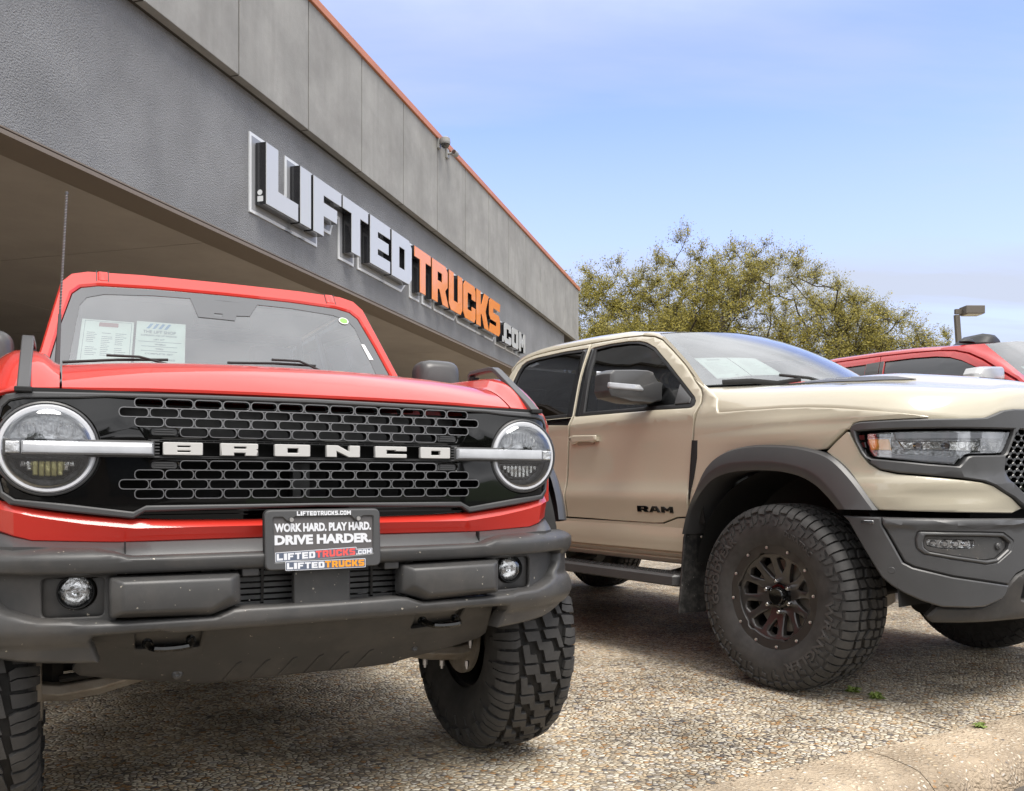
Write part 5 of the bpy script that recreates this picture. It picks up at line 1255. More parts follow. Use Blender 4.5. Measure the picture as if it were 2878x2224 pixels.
# dark panel and lettering on the bonnet bulge, mesh inlet in the middle
def hoodat(a, t, up=0):
    p = Vector(hood(a, t)); e = .004
    n = (Vector(hood(min(a + e, 1), t)) - Vector(hood(max(a - e, 0), t))).cross(Vector(hood(a, min(t + e, 1))) - Vector(hood(a, max(t - e, 0)))); n.normalize()
    if n.z < 0: n = -n
    return tuple(p + n * up)
for mirr_ in (False, True):
    mm_ = (lambda p: (2.10 - p[0], p[1], p[2])) if mirr_ else (lambda p: p)
    MB().panel([(.01, .47), (.30, .46), (.42, .475), (.46, .50), (.40, .53), (.20, .56), (.02, .585)], depth=.004, bevel=.001, fn=lambda u, v, w_: mm_(hoodat(u, v, w_ + .006)), res=(.04, .03)).build('bonnet_graphic', M['plastic'], RM, smooth=40)
    a_ = MB(); text(a_, 'SUPERCHARGED', .11, .255, .505, .535, lambda u, v, w_: mm_(hoodat(u, v, .0075)), bold=.03); a_.build('graphic_lettering', M['camgrey'], RM, smooth=0)
    MB().panel([(.035, .515), (.10, .510), (.105, .545), (.04, .555)], depth=.003, bevel=.0005, fn=lambda u, v, w_: mm_(hoodat(u, v, w_ + .008)), res=None).build('red_emblem', M['pred'], RM, smooth=0)
sc_ = MB()
sc_.loft([[(x, y, z) for x, z in ((.74, zz0), (.80, zz1), (1.05, zz1 + .006), (1.30, zz1), (1.36, zz0))] for y, zz0, zz1 in ((-.10, 1.58, 1.597), (-.30, 1.545, 1.572), (-.50, 1.51, 1.552), (-.56, 1.50, 1.542))])
sc_.build('bonnet_scoop', M['tan'], RM, smooth=50)
MB().loft([[(x, y, z) for x, z in ((.77, 1.50), (.82, 1.538), (1.05, 1.544), (1.28, 1.538), (1.33, 1.50))] for y in (-.555,)] + [[(x, -.58, z - .05) for x, z in ((.77, 1.50), (.82, 1.53), (1.05, 1.535), (1.28, 1.53), (1.33, 1.50))]]).build('scoop_mesh', M['black'], RM, smooth=0)
# flares
Oo = [(-.634, .74), (-.602, .86), (-.547, .99), (-.470, 1.11), (-.36, 1.18), (-.195, 1.212), (0, 1.209), (.158, 1.189), (.29, 1.145), (.396, 1.049), (.502, .903)]
Cc = [(-.628, .74), (-.590, .86), (-.530, .97), (-.450, 1.06), (-.34, 1.112), (-.19, 1.126), (0, 1.120), (.143, 1.093), (.228, 1.056), (.296, .996), (.372, .903)]
Ii = [(-.625, .738), (-.58, .86), (-.515, .955), (-.43, 1.03), (-.33, 1.066), (-.19, 1.082), (0, 1.078), (.13, 1.052), (.215, 1.01), (.275, .96), (.332, .902)]
def resample(P, n):
    t = [k / (len(P) - 1) for k in range(len(P))]
    return [(smooth_interp(k / (n-1), list(zip(t, [p[0] for p in P]))), smooth_interp(k / (n-1), list(zip(t, [p[1] for p in P])))) for k in range(n)]
def flare(side, dy=0, flip=False):
    o, c, i = (resample(q, 45) for q in (Oo, Cc, Ii)); rings = []
    for (a_, b_), (c0, c1), (i0, i1) in zip(o, c, i):
        f_ = rfn(0, side, tum=False)
        pts = [f_(a_, b_, -.012), f_(a_, b_, .022), f_(lerp(a_, c0, .12), lerp(b_, c1, .12), .040), f_(lerp(a_, c0, .9), lerp(b_, c1, .9), .062), f_(c0, c1, .062), f_(lerp(c0, i0, .9), lerp(c1, i1, .9), .046), f_(i0, i1, .034), f_(i0, i1, -.16)]
        if flip: pts = [(p[0], dy - p[1] if False else p[1] + dy, p[2]) for p in pts]
        rings.append(pts)
    MB().loft(rings).build('wheel_arch_flare', M['plastic2'], RM, smooth=35)
for sd_ in (1, -1): flare(sd_); flare(sd_, 3.68, True)
# liners and mud flap
for sd_ in (1, -1):
    for cy in (0, 3.68):
        X = lambda x: x if sd_ > 0 else 2.10 - x
        rings = []
        for k in range(17):
            a_ = radians(lerp(8, 182, k / 16)); r_ = .60
            rings.append([(X(.05), cy + r_ * cos(a_), .50 + r_ * sin(a_)), (X(.40), cy + r_ * .98 * cos(a_), .50 + r_ * .97 * sin(a_)), (X(.55), cy + .3 * cos(a_), .55 + .3 * sin(a_))])
        MB().loft(rings).build('arch_liner', M['black'], RM, smooth=50)
    MB().panel([(X(.145), .300), (X(-.058), .305), (X(.0), .72), (X(.04), .80), (X(.12), .88), (X(.25), 1.00), (X(.30), .9), (X(.25), .36)], depth=.012, bevel=.002, fn=lambda u, v, w_: (u, .62 - w_ + .04 * (v - .3), v)).build('mud_flap', mat('mud flap rubber', (.014, .014, .014), .6, dirt=(16, (.16, .15, .14), .5), speck=(60, .72, (.25, .24, .22))), RM, smooth=0)
    MB().lathe([(0, 0), (-.006, .006), (0, .009)], (X(.13), .635, .72), 'y', 10).build('flap_rivet', M['steel'], RM)
    MB().lathe([(0, 0), (-.006, .006), (0, .009)], (X(.13), .63, .60), 'y', 10).build('flap_rivet', M['steel'], RM)
both([(.648, .74), (.648, .826), (.74, .820), (.80, .802), (.86, .784), (.93, .780), (1.8, .786), (1.8, .74)], [], .02, .002, -.003, 'sill_corner', M['tan'], res=None)
# rocker, step board, underbody
for sd_ in (1, -1):
    X = lambda x: x if sd_ > 0 else 2.10 - x
    rk = [(.060, .786), (.046, .74), (.052, .66), (.060, .632), (.085, .628), (.078, .615), (.092, .598), (.108, .592), (.100, .582), (.118, .560), (.140, .552), (.30, .552)]
    MB().loft([[(X(x), y, z) for x, z in rk] for y in (.648, 1.2, 1.8, 2.4, 3.05)]).build('rocker_panel', M['tan'], RM, smooth=25)
    sb = MB().loft([[(X(x), y, z) for x, z in ((-.035 + e, .497), (-.020 + e, .508), (.14, .508), (.14, .455), (0 + e, .440), (-.035 + e, .452))] for y, e in ((.655, .06), (.70, .0), (2.95, 0), (3.05, .10))], closed=True, caps=True)
    stb = sb.build('side_step', M['plastic2'], RM, smooth=30)
    tr_ = MB()
    for k in range(60):
        for j in range(3): tr_.box((X(.02 + j * .038), .76 + k * .036, .5105), (.016, .020, .005), Matrix.Rotation(.5 if (k + j) % 2 else -.5, 3, 'Z'))
    t_ = tr_.build('step_tread', M['rubber'], stb, smooth=0); t_['kind'] = 'stuff'
    for yy in (.9, 1.9, 2.8): MB().tube([(X(.10), yy, .475), (X(.40), yy, .52)], .025, 8).build('step_bracket', M['dark'], RM)
MB().box((1.05, 2.2, .62), (1.3, 3.6, .16)).build('chassis', M['dark'], RM, smooth=0)
MB().box((1.05, 1.9, .72), (1.72, 2.3, .22)).build('cabin_floor', M['dark'], RM, smooth=0)
MB().box((1.05, .02, .95), (.94, 1.3, .70)).build('engine_bay', M['black'], RM, smooth=0)
# roof with gutters down the A pillars
def wnd(a, b):
    nb, nt_ = Vector((.150, .640, 1.572)), Vector((.360, 1.200, 1.962)); cb_, ct_ = Vector((1.05, .300, 1.600)), Vector((1.05, 1.060, 2.000))
    n_ = nb.lerp(nt_, b); f_ = Vector((2.10 - n_.x, n_.y, n_.z)); c_ = cb_.lerp(ct_, b)
    return n_ * (1 - a) + f_ * a + (c_ - (n_ + f_) / 2) * 4 * a * (1 - a) + Vector((0, -.028, .028)) * 4 * b * (1 - b) * (.3 + 2.8 * a * (1 - a))
AA = [k / 20 for k in range(21)]
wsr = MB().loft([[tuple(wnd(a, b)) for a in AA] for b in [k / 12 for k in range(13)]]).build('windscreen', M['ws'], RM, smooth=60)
def wmap(a, b, up): 
    e = .01; p = wnd(a, b); n_ = (wnd(min(a+e, 1), b) - wnd(max(a-e, 0), b)).cross(wnd(a, min(b+e, 1)) - wnd(a, max(b-e, 0))).normalized()
    if n_.y > 0: n_ = -n_
    return tuple(p + n_ * up)
bo_ = rect(.0, 1, 0, 1); bi_ = rounded([(.028, .10), (.972, .10), (.965, .93), (.035, .93)], .02, 4)
MB().panel(bo_, [bi_], depth=.0005, bevel=0, fn=lambda u, v, w_: wmap(u, v, w_ - .005), res=(.06, .12)).build('ceramic_band', M['wsband'], wsr, smooth=60)
MB().panel([(.47, .93), (.53, .93), (.525, .80), (.475, .80)], depth=.0005, bevel=0, fn=lambda u, v, w_: wmap(u, v, w_ - .006), res=None).build('sensor_shade', M['wsband'], wsr, smooth=0)
# door top line in (y,z): A pillar foot, along roof, to the rear
dl = [(.604, 1.552), (.69, 1.628), (.786, 1.708), (.93, 1.808), (1.085, 1.906), (1.171, 1.939), (1.303, 1.965), (1.50, 1.980), (1.83, 1.989), (2.10, 1.996), (2.321, 1.998), (2.50, 1.991), (2.63, 1.972), (2.70, 1.938), (2.73, 1.88)]
rings = []
for i, (y, z) in enumerate(dl):
    xs = SX(z) + .002; row = [(xs + .022, y, z - .012), (xs, y, z)]
    if i <= 6:
        b_ = [0.0, .14, .34, .60, .86, .97, 1.0][i]; q = wnd(0, b_); 
        row += [(xs + .006, y - .012, z + .012), (lerp(xs, q.x, .5) - .004, lerp(y, q.y, .5) - .006, lerp(z, q.z, .5) + .014), (q.x - .003, q.y + .002, q.z + .004)]
    rings.append(row)
for sd_ in (1, -1):
    R_ = [[(p[0] if sd_ > 0 else 2.10 - p[0], p[1], p[2]) for p in r] for r in rings[:7]]
    MB().loft(R_).build('windscreen_pillar', M['tan'], RM, smooth=50)
rr = []
for i in range(6, len(dl)):
    y, z = dl[i]; xs = SX(z) + .002; k_ = i - 6
    drop = [0, 0, 0, 0, 0, .004, .012, .02, .03][k_]
    row = [(xs + .022, y, z - .012), (xs, y, z), (xs + .005, y, z + .014), (xs + .028, y, z + .034), (xs + .07, y, z + .052), (.60, y, z + .072 - drop), (.80, y, z + .082 - drop)]
    if k_ == 0:
        row = [(xs + .022, y, z - .012), (xs, y, z)] + [tuple(wnd(a, 1) + Vector((-.003 if a == 0 else 0, .004, .004))) for a in (.0, .03, .08, .16, .30)]
        row[2] = (row[2][0], row[2][1], row[2][2])
    mid_ = (1.05, y if k_ else wnd(.5, 1).y, (z + .086 - drop) if k_ else wnd(.5, 1).z + .006)
    if k_ == 1: row = [(a, b - (0 if j < 3 else .05 * (j - 2) / 4), c - .012 * (j > 3)) for j, (a, b, c) in enumerate(row)]
    rr.append(row + [mid_] + [(2.10 - a, b, c) for a, b, c in reversed(row)])
MB().loft(rr).build('roof', M['tan'], RM, smooth=60)
MB().box((1.05, 2.76, 1.70), (1.4, .02, .42)).build('rear_window', M['tint'], RM, smooth=0)
# bed
for sd_ in (1, -1):
    both([(2.80, 1.50), (4.85, 1.50), (4.85, .82), (4.26, .80), (4.20, 1.0), (4.05, 1.15), (3.80, 1.20), (3.55, 1.20), (3.30, 1.13), (3.14, 1.0), (3.06, .80), (2.80, .80)], [], .02, .003, 0, 'bed_side', M['tan'], res=(.3, .1), sides=(sd_,), ext=dext)
MB().box((1.05, 3.8, .95), (1.85, 2.0, .06)).box((1.05, 4.84, 1.15), (1.85, .05, .62)).build('bed_floor', M['tan'], RM, smooth=0)
# cowl and wiper
MB().loft([[(x, y - .0, z) for x in (.20, .6, 1.05, 1.5, 1.90)] for y, z in ((.50, 1.50), (.62, 1.53), (.70, 1.50))]).build('cowl', M['black'], RM, smooth=0)
MB().tube([wmap(a, -.02 + .05 * a, .022) for a in (.045, .12, .20, .27)], .010, 6, flat=(1, 1.6)).build('wiper_blade', M['black'], RM)
MB().tube([wmap(.21, .03, .035), wmap(.30, .0, .03), wmap(.36, -.05, .02)], .009, 6).build('wiper_arm', M['black'], RM)
# interior
MB().box((1.05, .98, 1.48), (1.50, .55, .12)).build('dashboard', M['seat'], RM, bevel=.03, smooth=40)
for sx_ in (.62, 1.48):
    MB().box((sx_, 1.75, 1.30), (.52, .18, .62)).box((sx_, 1.80, 1.70), (.26, .10, .20)).box((sx_, 2.55, 1.30), (.52, .16, .6)).build('seat', M['seat'], RM, bevel=.03, smooth=40)
MB().lathe([(-.012, .18), (.012, .19), (.012, .20), (-.012, .195)], (1.48, 1.22, 1.55), 'y', 28).build('steering_wheel', M['seat'], RM)
# door mirrors
for sd_ in (1, -1):
    X = lambda x: x if sd_ > 0 else 2.10 - x
    def ring(y, k, pts, cx=-.10, cz=1.58): return [(X(cx + (x - cx) * k), y, cz + (z - cz) * k) for x, z in pts]
    hd = rounded([(-.300, 1.575), (-.296, 1.640), (-.262, 1.664), (-.10, 1.677), (.005, 1.680), (.048, 1.672), (.066, 1.640), (.085, 1.618), (.12, 1.612), (.12, 1.500), (.085, 1.498), (.040, 1.484), (-.13, 1.482), (-.285, 1.506), (-.305, 1.540)], .012, 3)
    mo = MB().loft([ring(.925, .90, hd), ring(.932, .96, hd), ring(.96, .985, hd), ring(1.00, 1, hd), ring(1.06, .97, hd)], closed=True, caps=True).build('door_mirror', M['plastic2'], RM, smooth=45)
    a2 = [(.09, 1.612), (.24, 1.616), (.345, 1.618), (.352, 1.57), (.335, 1.535), (.25, 1.505), (.09, 1.500)]
    MB().loft([ring(.955, .97, a2, .2, 1.56), ring(.965, 1, a2, .2, 1.56), ring(1.05, 1, a2, .2, 1.56)], closed=True, caps=True).build('mirror_arm', M['plastic2'], mo, smooth=45)
    MB().box((X(.20), .962, 1.56), (.004, .02, .11)).build('arm_joint', M['black'], mo, smooth=0)
    MB().panel(rounded([(X(-.300), 1.588), (X(-.07), 1.588), (X(-.035), 1.562), (X(-.05), 1.552), (X(-.285), 1.552), (X(-.303), 1.560)], .006, 2), depth=.02, bevel=.006, fn=lambda u, v, w_: (u, .918 - w_, v)).build('mirror_indicator', M['drl'], mo, smooth=50)
    MB().box((X(-.11), 1.062, 1.585), (.34, .004, .16)).build('mirror_glass', M['chrome'], mo, smooth=0)
# ---- wheels: spoked disc with a bolted outer ring
M['rtyre'] = M['rubber']
words = [('WRANGLER', radians(-28), radians(-88), .318, .362, .02), ('GOODYEAR', radians(158), radians(205), .318, .358, .02), ('DURATRAC', radians(100), radians(62), .310, .345, .01)]
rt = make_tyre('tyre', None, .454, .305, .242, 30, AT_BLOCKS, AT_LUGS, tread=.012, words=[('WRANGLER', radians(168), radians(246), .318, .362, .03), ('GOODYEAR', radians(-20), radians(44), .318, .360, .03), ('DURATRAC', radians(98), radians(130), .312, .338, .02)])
RW = 2
def spoke_wheel():
    root = MB().lathe([(-.118, .252), (-.125, .262), (-.133, .264), (-.138, .258), (-.130, .246), (-.10, .238), (.0, .222), (.10, .238), (.128, .262), (.13, .25), (.09, .232), (.06, .215), (.05, .0)], n=64).build('wheel', M['satin'], None, smooth=50)
    # face: twelve leaf openings, alternating reach
    hs = []
    for k in range(12):
        a_ = 2 * pi * k / 12; long_ = k % 2 == 0
        pts = [(.086, 0), (.104, .0125), (.150, .027), (.180, .031), (.192, .0), (.180, -.031), (.150, -.027), (.104, -.0125)] if long_ else [(.112, 0), (.128, .0105), (.155, .0215), (.176, .026), (.188, .0), (.176, -.026), (.155, -.0215), (.128, -.0105)]
        hs.append([(r * cos(a_) - t * sin(a_), r * sin(a_) + t * cos(a_)) for r, t in pts])
    def dish(a, b, w_):
        r = hypot(a, b); d = -.082 + .030 * min(1, max(0, (r - .05) / .16)) ** 1.6 * -1 + .022 * max(0, 1 - r / .06)
        d = -.070 - .045 * max(0, min(1, (r - .055) / .15)) ** 1.3
        return (d - w_, a, b)
    MB().panel(circ(0, 0, .208, 48), hs, depth=.030, bevel=.004, fn=dish, res=(.02, .02)).build('spoked_face', M['satin'], root, smooth=45)
    hub = MB().lathe([(-.07, .060), (-.085, .056), (-.088, .046), (-.105, .043), (-.112, .036), (-.113, 0)], n=32).build('centre_cap', M['gloss'], root)
    lob = MB()
    n = 24; o_ = []
    for k in range(96):
        a_ = 2*pi*k/96; o_.append((.2575 * cos(a_), .2575 * sin(a_)))
    i_ = []
    for k in range(72):
        a_ = 2*pi*k/72; q = (a_ / (2*pi) * 6) % 1; r = .200 if q > .12 else .210
        i_.append((r * cos(a_), r * sin(a_)))
    lob.panel(o_, [i_], depth=.02, bevel=.003, fn=lambda a, b, w_: (-.136 - w_ + .012 * max(0, (.225 - hypot(a, b)) / .03), a, b)).build('beadlock_ring', M['satin'], root, smooth=30)
    for k in range(12):
        a_ = 2*pi*(k + .5)/12; MB().lathe([(0, 0), (-.003, .003), (-.004, .0065), (0, .0075)], (-.139, .232 * cos(a_), .232 * sin(a_)), 'x', 12).build('ring_bolt', M['steel'], root)
    for k in range(6):
        a_ = 2*pi*(k + .25)/6; MB().lathe([(-.074, .013), (-.098, .012), (-.104, .008), (-.105, 0)], (0, .072 * cos(a_), .072 * sin(a_)), 'x', 8).build('lug_nut', M['chrome'], root)
    MB().lathe([(-.03, .05), (-.03, .17), (-.01, .17), (-.01, .05)], n=40).build('brake_disc', M['castal'], root)
    return root
w0 = spoke_wheel(); rt.parent = w0; rt.scale = (1, .968, .968)
firstw = w0
for sd_ in (1, -1):
    for cy in (-.004, 3.68):
        o = firstw if (sd_ == 1 and cy < 0) else copy_tree(firstw)
        o.parent = RM; o.scale = (1, 1.05, 1.05); o.location = (.112 if sd_ > 0 else 1.988, cy + .026, .4615); o.rotation_euler = (radians(8 if cy < 0 else 40), 0, 0 if sd_ > 0 else pi)
# suspension seen between tyre and bumper
MB().loft([[(x, y, z + dz) for y, dz in ((-.12, .03), (.06, .035), (.08, 0), (0, -.035), (-.12, -.03))] for x, z in ((.30, .36), (.45, .34), (.60, .36), (.80, .42))], closed=True, caps=True).build('control_arm', M['castal'], RM, smooth=40)
MB().loft([[(2.10 - x, y, z + dz) for y, dz in ((-.12, .03), (.06, .035), (.08, 0), (0, -.035), (-.12, -.03))] for x, z in ((.30, .36), (.45, .34), (.60, .36), (.80, .42))], closed=True, caps=True).build('control_arm', M['castal'], RM, smooth=40)
MB().lathe([(-.05, 0), (-.05, .06), (.05, .06), (.05, 0)], (.78, -.30, .42), 'x', 18).box((.85, -.20, .50), (.3, .4, .10)).build('arm_mount', M['dark'], RM)
MB().tube([(.42, -.02, .40), (.50, 0, .70), (.52, .02, 1.0)], .05, 12).build('shock_absorber', M['dark'], RM)
MB().tube([(.25, -.18, .45), (.75, -.20, .47)], .014, 8).build('tie_rod', M['dark'], RM)
# ---- stickers in its windscreen
def RF(off): return lambda u, v, w_: world_pt(wmap(u, v, w_ - .010 + off), RM)
def rsheet(q, label, rows_, name='window_sticker'):
    def bil(u, v): 
        a = (lerp(q[0][0], q[1][0], u), lerp(q[0][1], q[1][1], u)); b = (lerp(q[3][0], q[2][0], u), lerp(q[3][1], q[2][1], u)); return lerp(a[0], b[0], v), lerp(a[1], b[1], v)
    f0 = lambda u, v, w_: RF(0)(*bil(u, v), w_)
    o = MB().panel(rect(0, 1, 0, 1), depth=.0006, bevel=0, fn=f0, res=(.25, .25)).build(name, M['paper'], None, smooth=0)
    tag(o, label, 'window sticker', 'paper stickers inside the sand pickup windscreen')
    f1 = lambda u, v, w_: RF(.0009)(*bil(u, v), w_); a = MB()
    for x0, x1, y0_, h in rows_: a.panel(rect(x0, x1, y0_, y0_ + h), depth=.0002, bevel=0, fn=f1)
    a.build('printed_text', mat('pale print', (.42, .48, .46), .8), o, smooth=0)
rsheet([(.050, .10), (.150, .13), (.135, .440), (.035, .475)], 'left paper sticker with a logo block behind the sand pickup windscreen', [(.30, .70, .84, .08), (.05, .95, .03, .01), (.60, .70, .08, .05)] + [(.12, .12 + random.uniform(.3, .7), .20 + k * .045, .012) for k in range(13)])
rsheet([(.153, .13), (.255, .125), (.230, .40), (.138, .440)], 'right paper sticker beside it behind the sand pickup windscreen', [(.2, .2 + random.uniform(.3, .6), .15 + k * .07, .014) for k in range(10)])
# ================================================================== red pickup at the end of the row
RT = empty('pickup_truck', (3.6, 6.6, 0), 34.0, 'deep red pickup truck with roof marker lights, half hidden behind the sand pickup', 'pickup truck')
TX = [(.5, .02), (1.0, .0), (1.4, .0), (1.6, .02), (1.8, .10), (2.0, .17), (2.12, .23), (2.3, .3)]
def tfn(off=0, side=1): return lambda u, v, w_: ((smooth_interp(v, TX) - off - w_) if side > 0 else 2.05 - (smooth_interp(v, TX) - off - w_), u, v)
td = [(.02, 1.70), (-.34, 1.67), (-.22, 1.79), (-.085, 1.880), (.065, 1.985), (.20, 2.060), (.30, 2.093), (.43, 2.112), (.66, 2.120), (.93, 2.124), (.905, 1.90), (.86, 1.66), (.84, 1.40), (.86, .95), (-.40, .95), (-.42, 1.5)]
td = [(-.36, 1.66), (-.22, 1.80), (-.10, 1.880), (.05, 1.985), (.18, 2.055), (.30, 2.093), (.43, 2.112), (.66, 2.124), (.965, 2.130), (.935, 1.90), (.90, 1.66), (.88, 1.40), (.90, .95), (-.40, .95), (-.42, 1.5)]
fw = [(.865, 1.70), (.915, 2.078), (.66, 2.078), (.45, 2.066), (.33, 2.046), (.22, 2.006), (.09, 1.935), (-.04, 1.845), (-.20, 1.725), (-.20, 1.70)]
for sd_ in (1, -1):
    MB().panel(td, [fw], depth=.03, bevel=.003, fn=tfn(0, sd_), res=(.3, .05)).build('front_door', M['red2'], RT, smooth=40)
    MB().panel(fw, depth=.004, bevel=0, fn=tfn(-.014, sd_), res=(.4, .1)).build('front_window', M['tint'], RT, smooth=40)
    rd_ = [(.905, 1.66), (.940, 1.90), (.973, 2.131), (1.45, 2.128), (1.80, 2.10), (1.86, 2.0), (1.90, 1.5), (1.9, .95), (.905, .95)]
    rw_ = [(1.05, 1.70), (1.095, 2.072), (1.45, 2.068), (1.72, 2.04), (1.76, 1.98), (1.76, 1.70)]
    MB().panel(rd_, [rw_], depth=.03, bevel=.003, fn=tfn(0, sd_), res=(.3, .05)).build('rear_door', M['red2'], RT, smooth=40)
    MB().panel(rw_, depth=.004, bevel=0, fn=tfn(-.014, sd_), res=(.4, .1)).build('rear_window', M['tint'], RT, smooth=40)
    MB().panel([(.868, 1.68), (.918, 2.082), (.955, 2.082), (.905, 1.68)], depth=.006, bevel=.001, fn=tfn(.003, sd_), res=(.4, .04)).build('pillar_cover', M['plastic2'], RT, smooth=0)
    MB().panel([(.912, 1.68), (.962, 2.082), (1.088, 2.076), (1.044, 1.68)], depth=.006, bevel=.001, fn=tfn(.003, sd_), res=(.4, .04)).build('pillar_cover', M['plastic2'], RT, smooth=0)
    MB().panel([(-.43, 1.655), (-.43, .80), (-.74, .80), (-.80, .95), (-.95, 1.06), (-1.28, 1.12), (-1.6, 1.06), (-1.75, .95), (-1.80, .8), (-2.05, .85), (-2.08, 1.45), (-1.8, 1.535), (-1.2, 1.60), (-.62, 1.62)], depth=.03, bevel=.003, fn=tfn(0, sd_)).build('front_wing', M['red2'], RT, smooth=0)
    MB().panel([(1.95, 1.55), (1.95, .95), (2.35, .95), (2.5, 1.2), (2.8, 1.3), (3.1, 1.2), (3.25, .95), (4.1, .95), (4.1, 1.55)], depth=.03, bevel=.003, fn=tfn(0, sd_)).build('bed_side', M['red2'], RT, smooth=0)
# roof with A pillars and windscreen
rl_ = [(-.40, 1.665), (-.235, 1.812), (-.11, 1.893), (.04, 1.997), (.17, 2.066), (.29, 2.104), (.43, 2.123), (.66, 2.135), (.97, 2.141), (1.45, 2.139), (1.80, 2.11), (1.88, 2.02)]
def tw(a, b):
    n0, n1 = Vector((.14, -.44, 1.665)), Vector((.32, .11, 2.135)); n_ = n0.lerp(n1, b); f_ = Vector((2.05 - n_.x, n_.y, n_.z)); c_ = Vector((1.025, -.80, 1.68)).lerp(Vector((1.025, -.05, 2.19)), b)
    return tuple(n_ * (1 - a) + f_ * a + (c_ - (n_ + f_) / 2) * 4 * a * (1 - a))
for sd_ in (1, -1):
    rg = []
    for i in range(7):
        y, z = rl_[i]; x = smooth_interp(z, TX); q = Vector(tw(0, i / 6))
        row = [(x + .02, y, z - .02), (x, y, z), (x + .01, y - .01, z + .015), ((x + q.x) / 2, (y + q.y) / 2 - .006, (z + q.z) / 2 + .014), (q.x, q.y, q.z + .003)]
        rg.append([(p[0] if sd_ > 0 else 2.05 - p[0], p[1], p[2]) for p in row])
    MB().loft(rg).build('windscreen_pillar', M['red2'], RT, smooth=50)
rg = []
for i in range(6, len(rl_)):
    y, z = rl_[i]; x = smooth_interp(z, TX)
    row = [(x + .02, y, z - .02), (x, y, z), (x + .01, y, z + .018), (x + .05, y, z + .038), (.5, y, z + .052), (1.025, y, z + .060)]
    if i == 6: row = [(x + .02, y, z - .02), (x, y, z)] + [tw(a, 1) for a in (0, .06, .2, .5)]
    rg.append(row + [(2.05 - a, b, c) for a, b, c in reversed(row[:-1])])
MB().loft(rg).build('roof', M['red2'], RT, smooth=50)
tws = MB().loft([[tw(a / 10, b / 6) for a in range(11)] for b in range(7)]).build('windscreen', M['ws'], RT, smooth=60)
MB().loft([[(x, y, z) for x in (.02, .3, 1.025, 1.75, 2.03)] for y, z in ((-.62, 1.60), (-1.2, 1.58), (-1.8, 1.52), (-2.05, 1.42), (-2.08, 1.0))]).build('bonnet', M['red2'], RT, smooth=50)
MB().box((1.025, .8, .9), (1.9, 5.4, .4)).build('chassis', M['dark'], RT, smooth=0)
MB().box((1.025, -.1, 1.60), (1.6, .4, .06)).box((.6, .9, 1.55), (.5, .15, .7)).box((1.45, .9, 1.55), (.5, .15, .7)).build('interior', M['seat'], RT, smooth=0)
MB().box((1.025, -2.06, 1.10), (1.98, .10, .62)).build('grille', M['gloss'], RT, bevel=.02, smooth=0)
MB().box((1.025, -2.14, .78), (2.02, .22, .26)).build('front_bumper', M['chrome'], RT, bevel=.03, smooth=0)
for sx_ in (.22, 1.83): MB().box((sx_, -2.10, 1.26), (.34, .08, .22)).build('headlight', M['refl'], RT, bevel=.02, smooth=0)
# roof marker lights
def dome_light(x, y, z, l, h, name='marker_light'):
    rings = []
    for k in range(9):
        t = k / 8; r = sin(pi * min(.999, max(.001, t))) ** .6
        rings.append([(x + (t - .5) * l, y + cos(a) * .05 * r, z + max(0, sin(a)) * h * r) for a in [pi * j / 8 for j in range(9)]])
    return MB().loft(rings).build(name, M['seal'], RT, smooth=50)
for x in (.37, .98, 1.26, 1.62): dome_light(x, .28, 2.176 if x < .5 else 2.188, .20, .034)
fin = rounded([(.42, 2.165), (.52, 2.232), (.57, 2.246), (.66, 2.246), (.72, 2.232), (.83, 2.170)], .02, 4)
fin = rounded([(.49, 2.170), (.555, 2.218), (.60, 2.238), (.69, 2.238), (.74, 2.220), (.80, 2.175), (.80, 2.160), (.49, 2.158)], .016, 4)
MB().loft([[(x + .015, .28 + d, 2.176 + (z - 2.16) * 1.25) for x, z in [(.645 + (a - .645) * s_, 2.16 + (b - 2.16) * s_) for a, b in fin]] for k_, (d, s_) in enumerate(((-.09, .55), (-.06, .85), (0, 1), (.16, .9), (.24, .5)))], closed=True, caps=True).build('roof_beacon', M['seal'], RT, smooth=50)
# chrome mirror
mr = rounded([(-.34, 1.74), (-.33, 1.83), (-.29, 1.875), (-.20, 1.890), (.02, 1.905), (.055, 1.90), (.06, 1.74), (.02, 1.70), (-.28, 1.70)], .02, 3)
MB().loft([[(-.14 + (x + .14) * s_, y, 1.79 + (z - 1.79) * s_) for x, z in mr] for y, s_ in ((-.19, .8), (-.17, .95), (-.12, 1), (-.06, .97))], closed=True, caps=True).build('door_mirror', M['softchrome'], RT, smooth=45)
MB().box((.10, -.10, 1.80), (.16, .05, .07)).build('mirror_arm', M['plastic2'], RT, bevel=.01, smooth=40)
tw0 = rt.copy(); COL.objects.link(tw0); tw0.name = 'tyre'
for sd_ in (1, -1):
    for cy in (-1.28, 2.75):
        o = tw0 if (sd_ == 1 and cy < 0) else tw0.copy()
        if o is not tw0: COL.objects.link(o)
        o.parent = RT; o.location = (.17 if sd_ > 0 else 1.88, cy, .454); o.rotation_euler = (0, 0, 0)
        MB().lathe([(-.10, 0), (-.10, .25), (.10, .25), (.10, 0)], (o.location.x, cy, .454), 'x', 24).build('wheel', M['satin'], RT)
# its windscreen papers
def TF(u, v, w_):
    p = Vector(tw(u, v)); return world_pt((p.x, p.y + .02, p.z - .02), RT)
o = MB().panel([(.07, .12), (.20, .10), (.19, .55), (.06, .58)], depth=.0005, bevel=0, fn=TF, res=(.05, .1)).build('window_sticker', M['paper'], None, smooth=0)
tag(o, 'paper sticker behind the windscreen of the deep red pickup', 'window sticker')

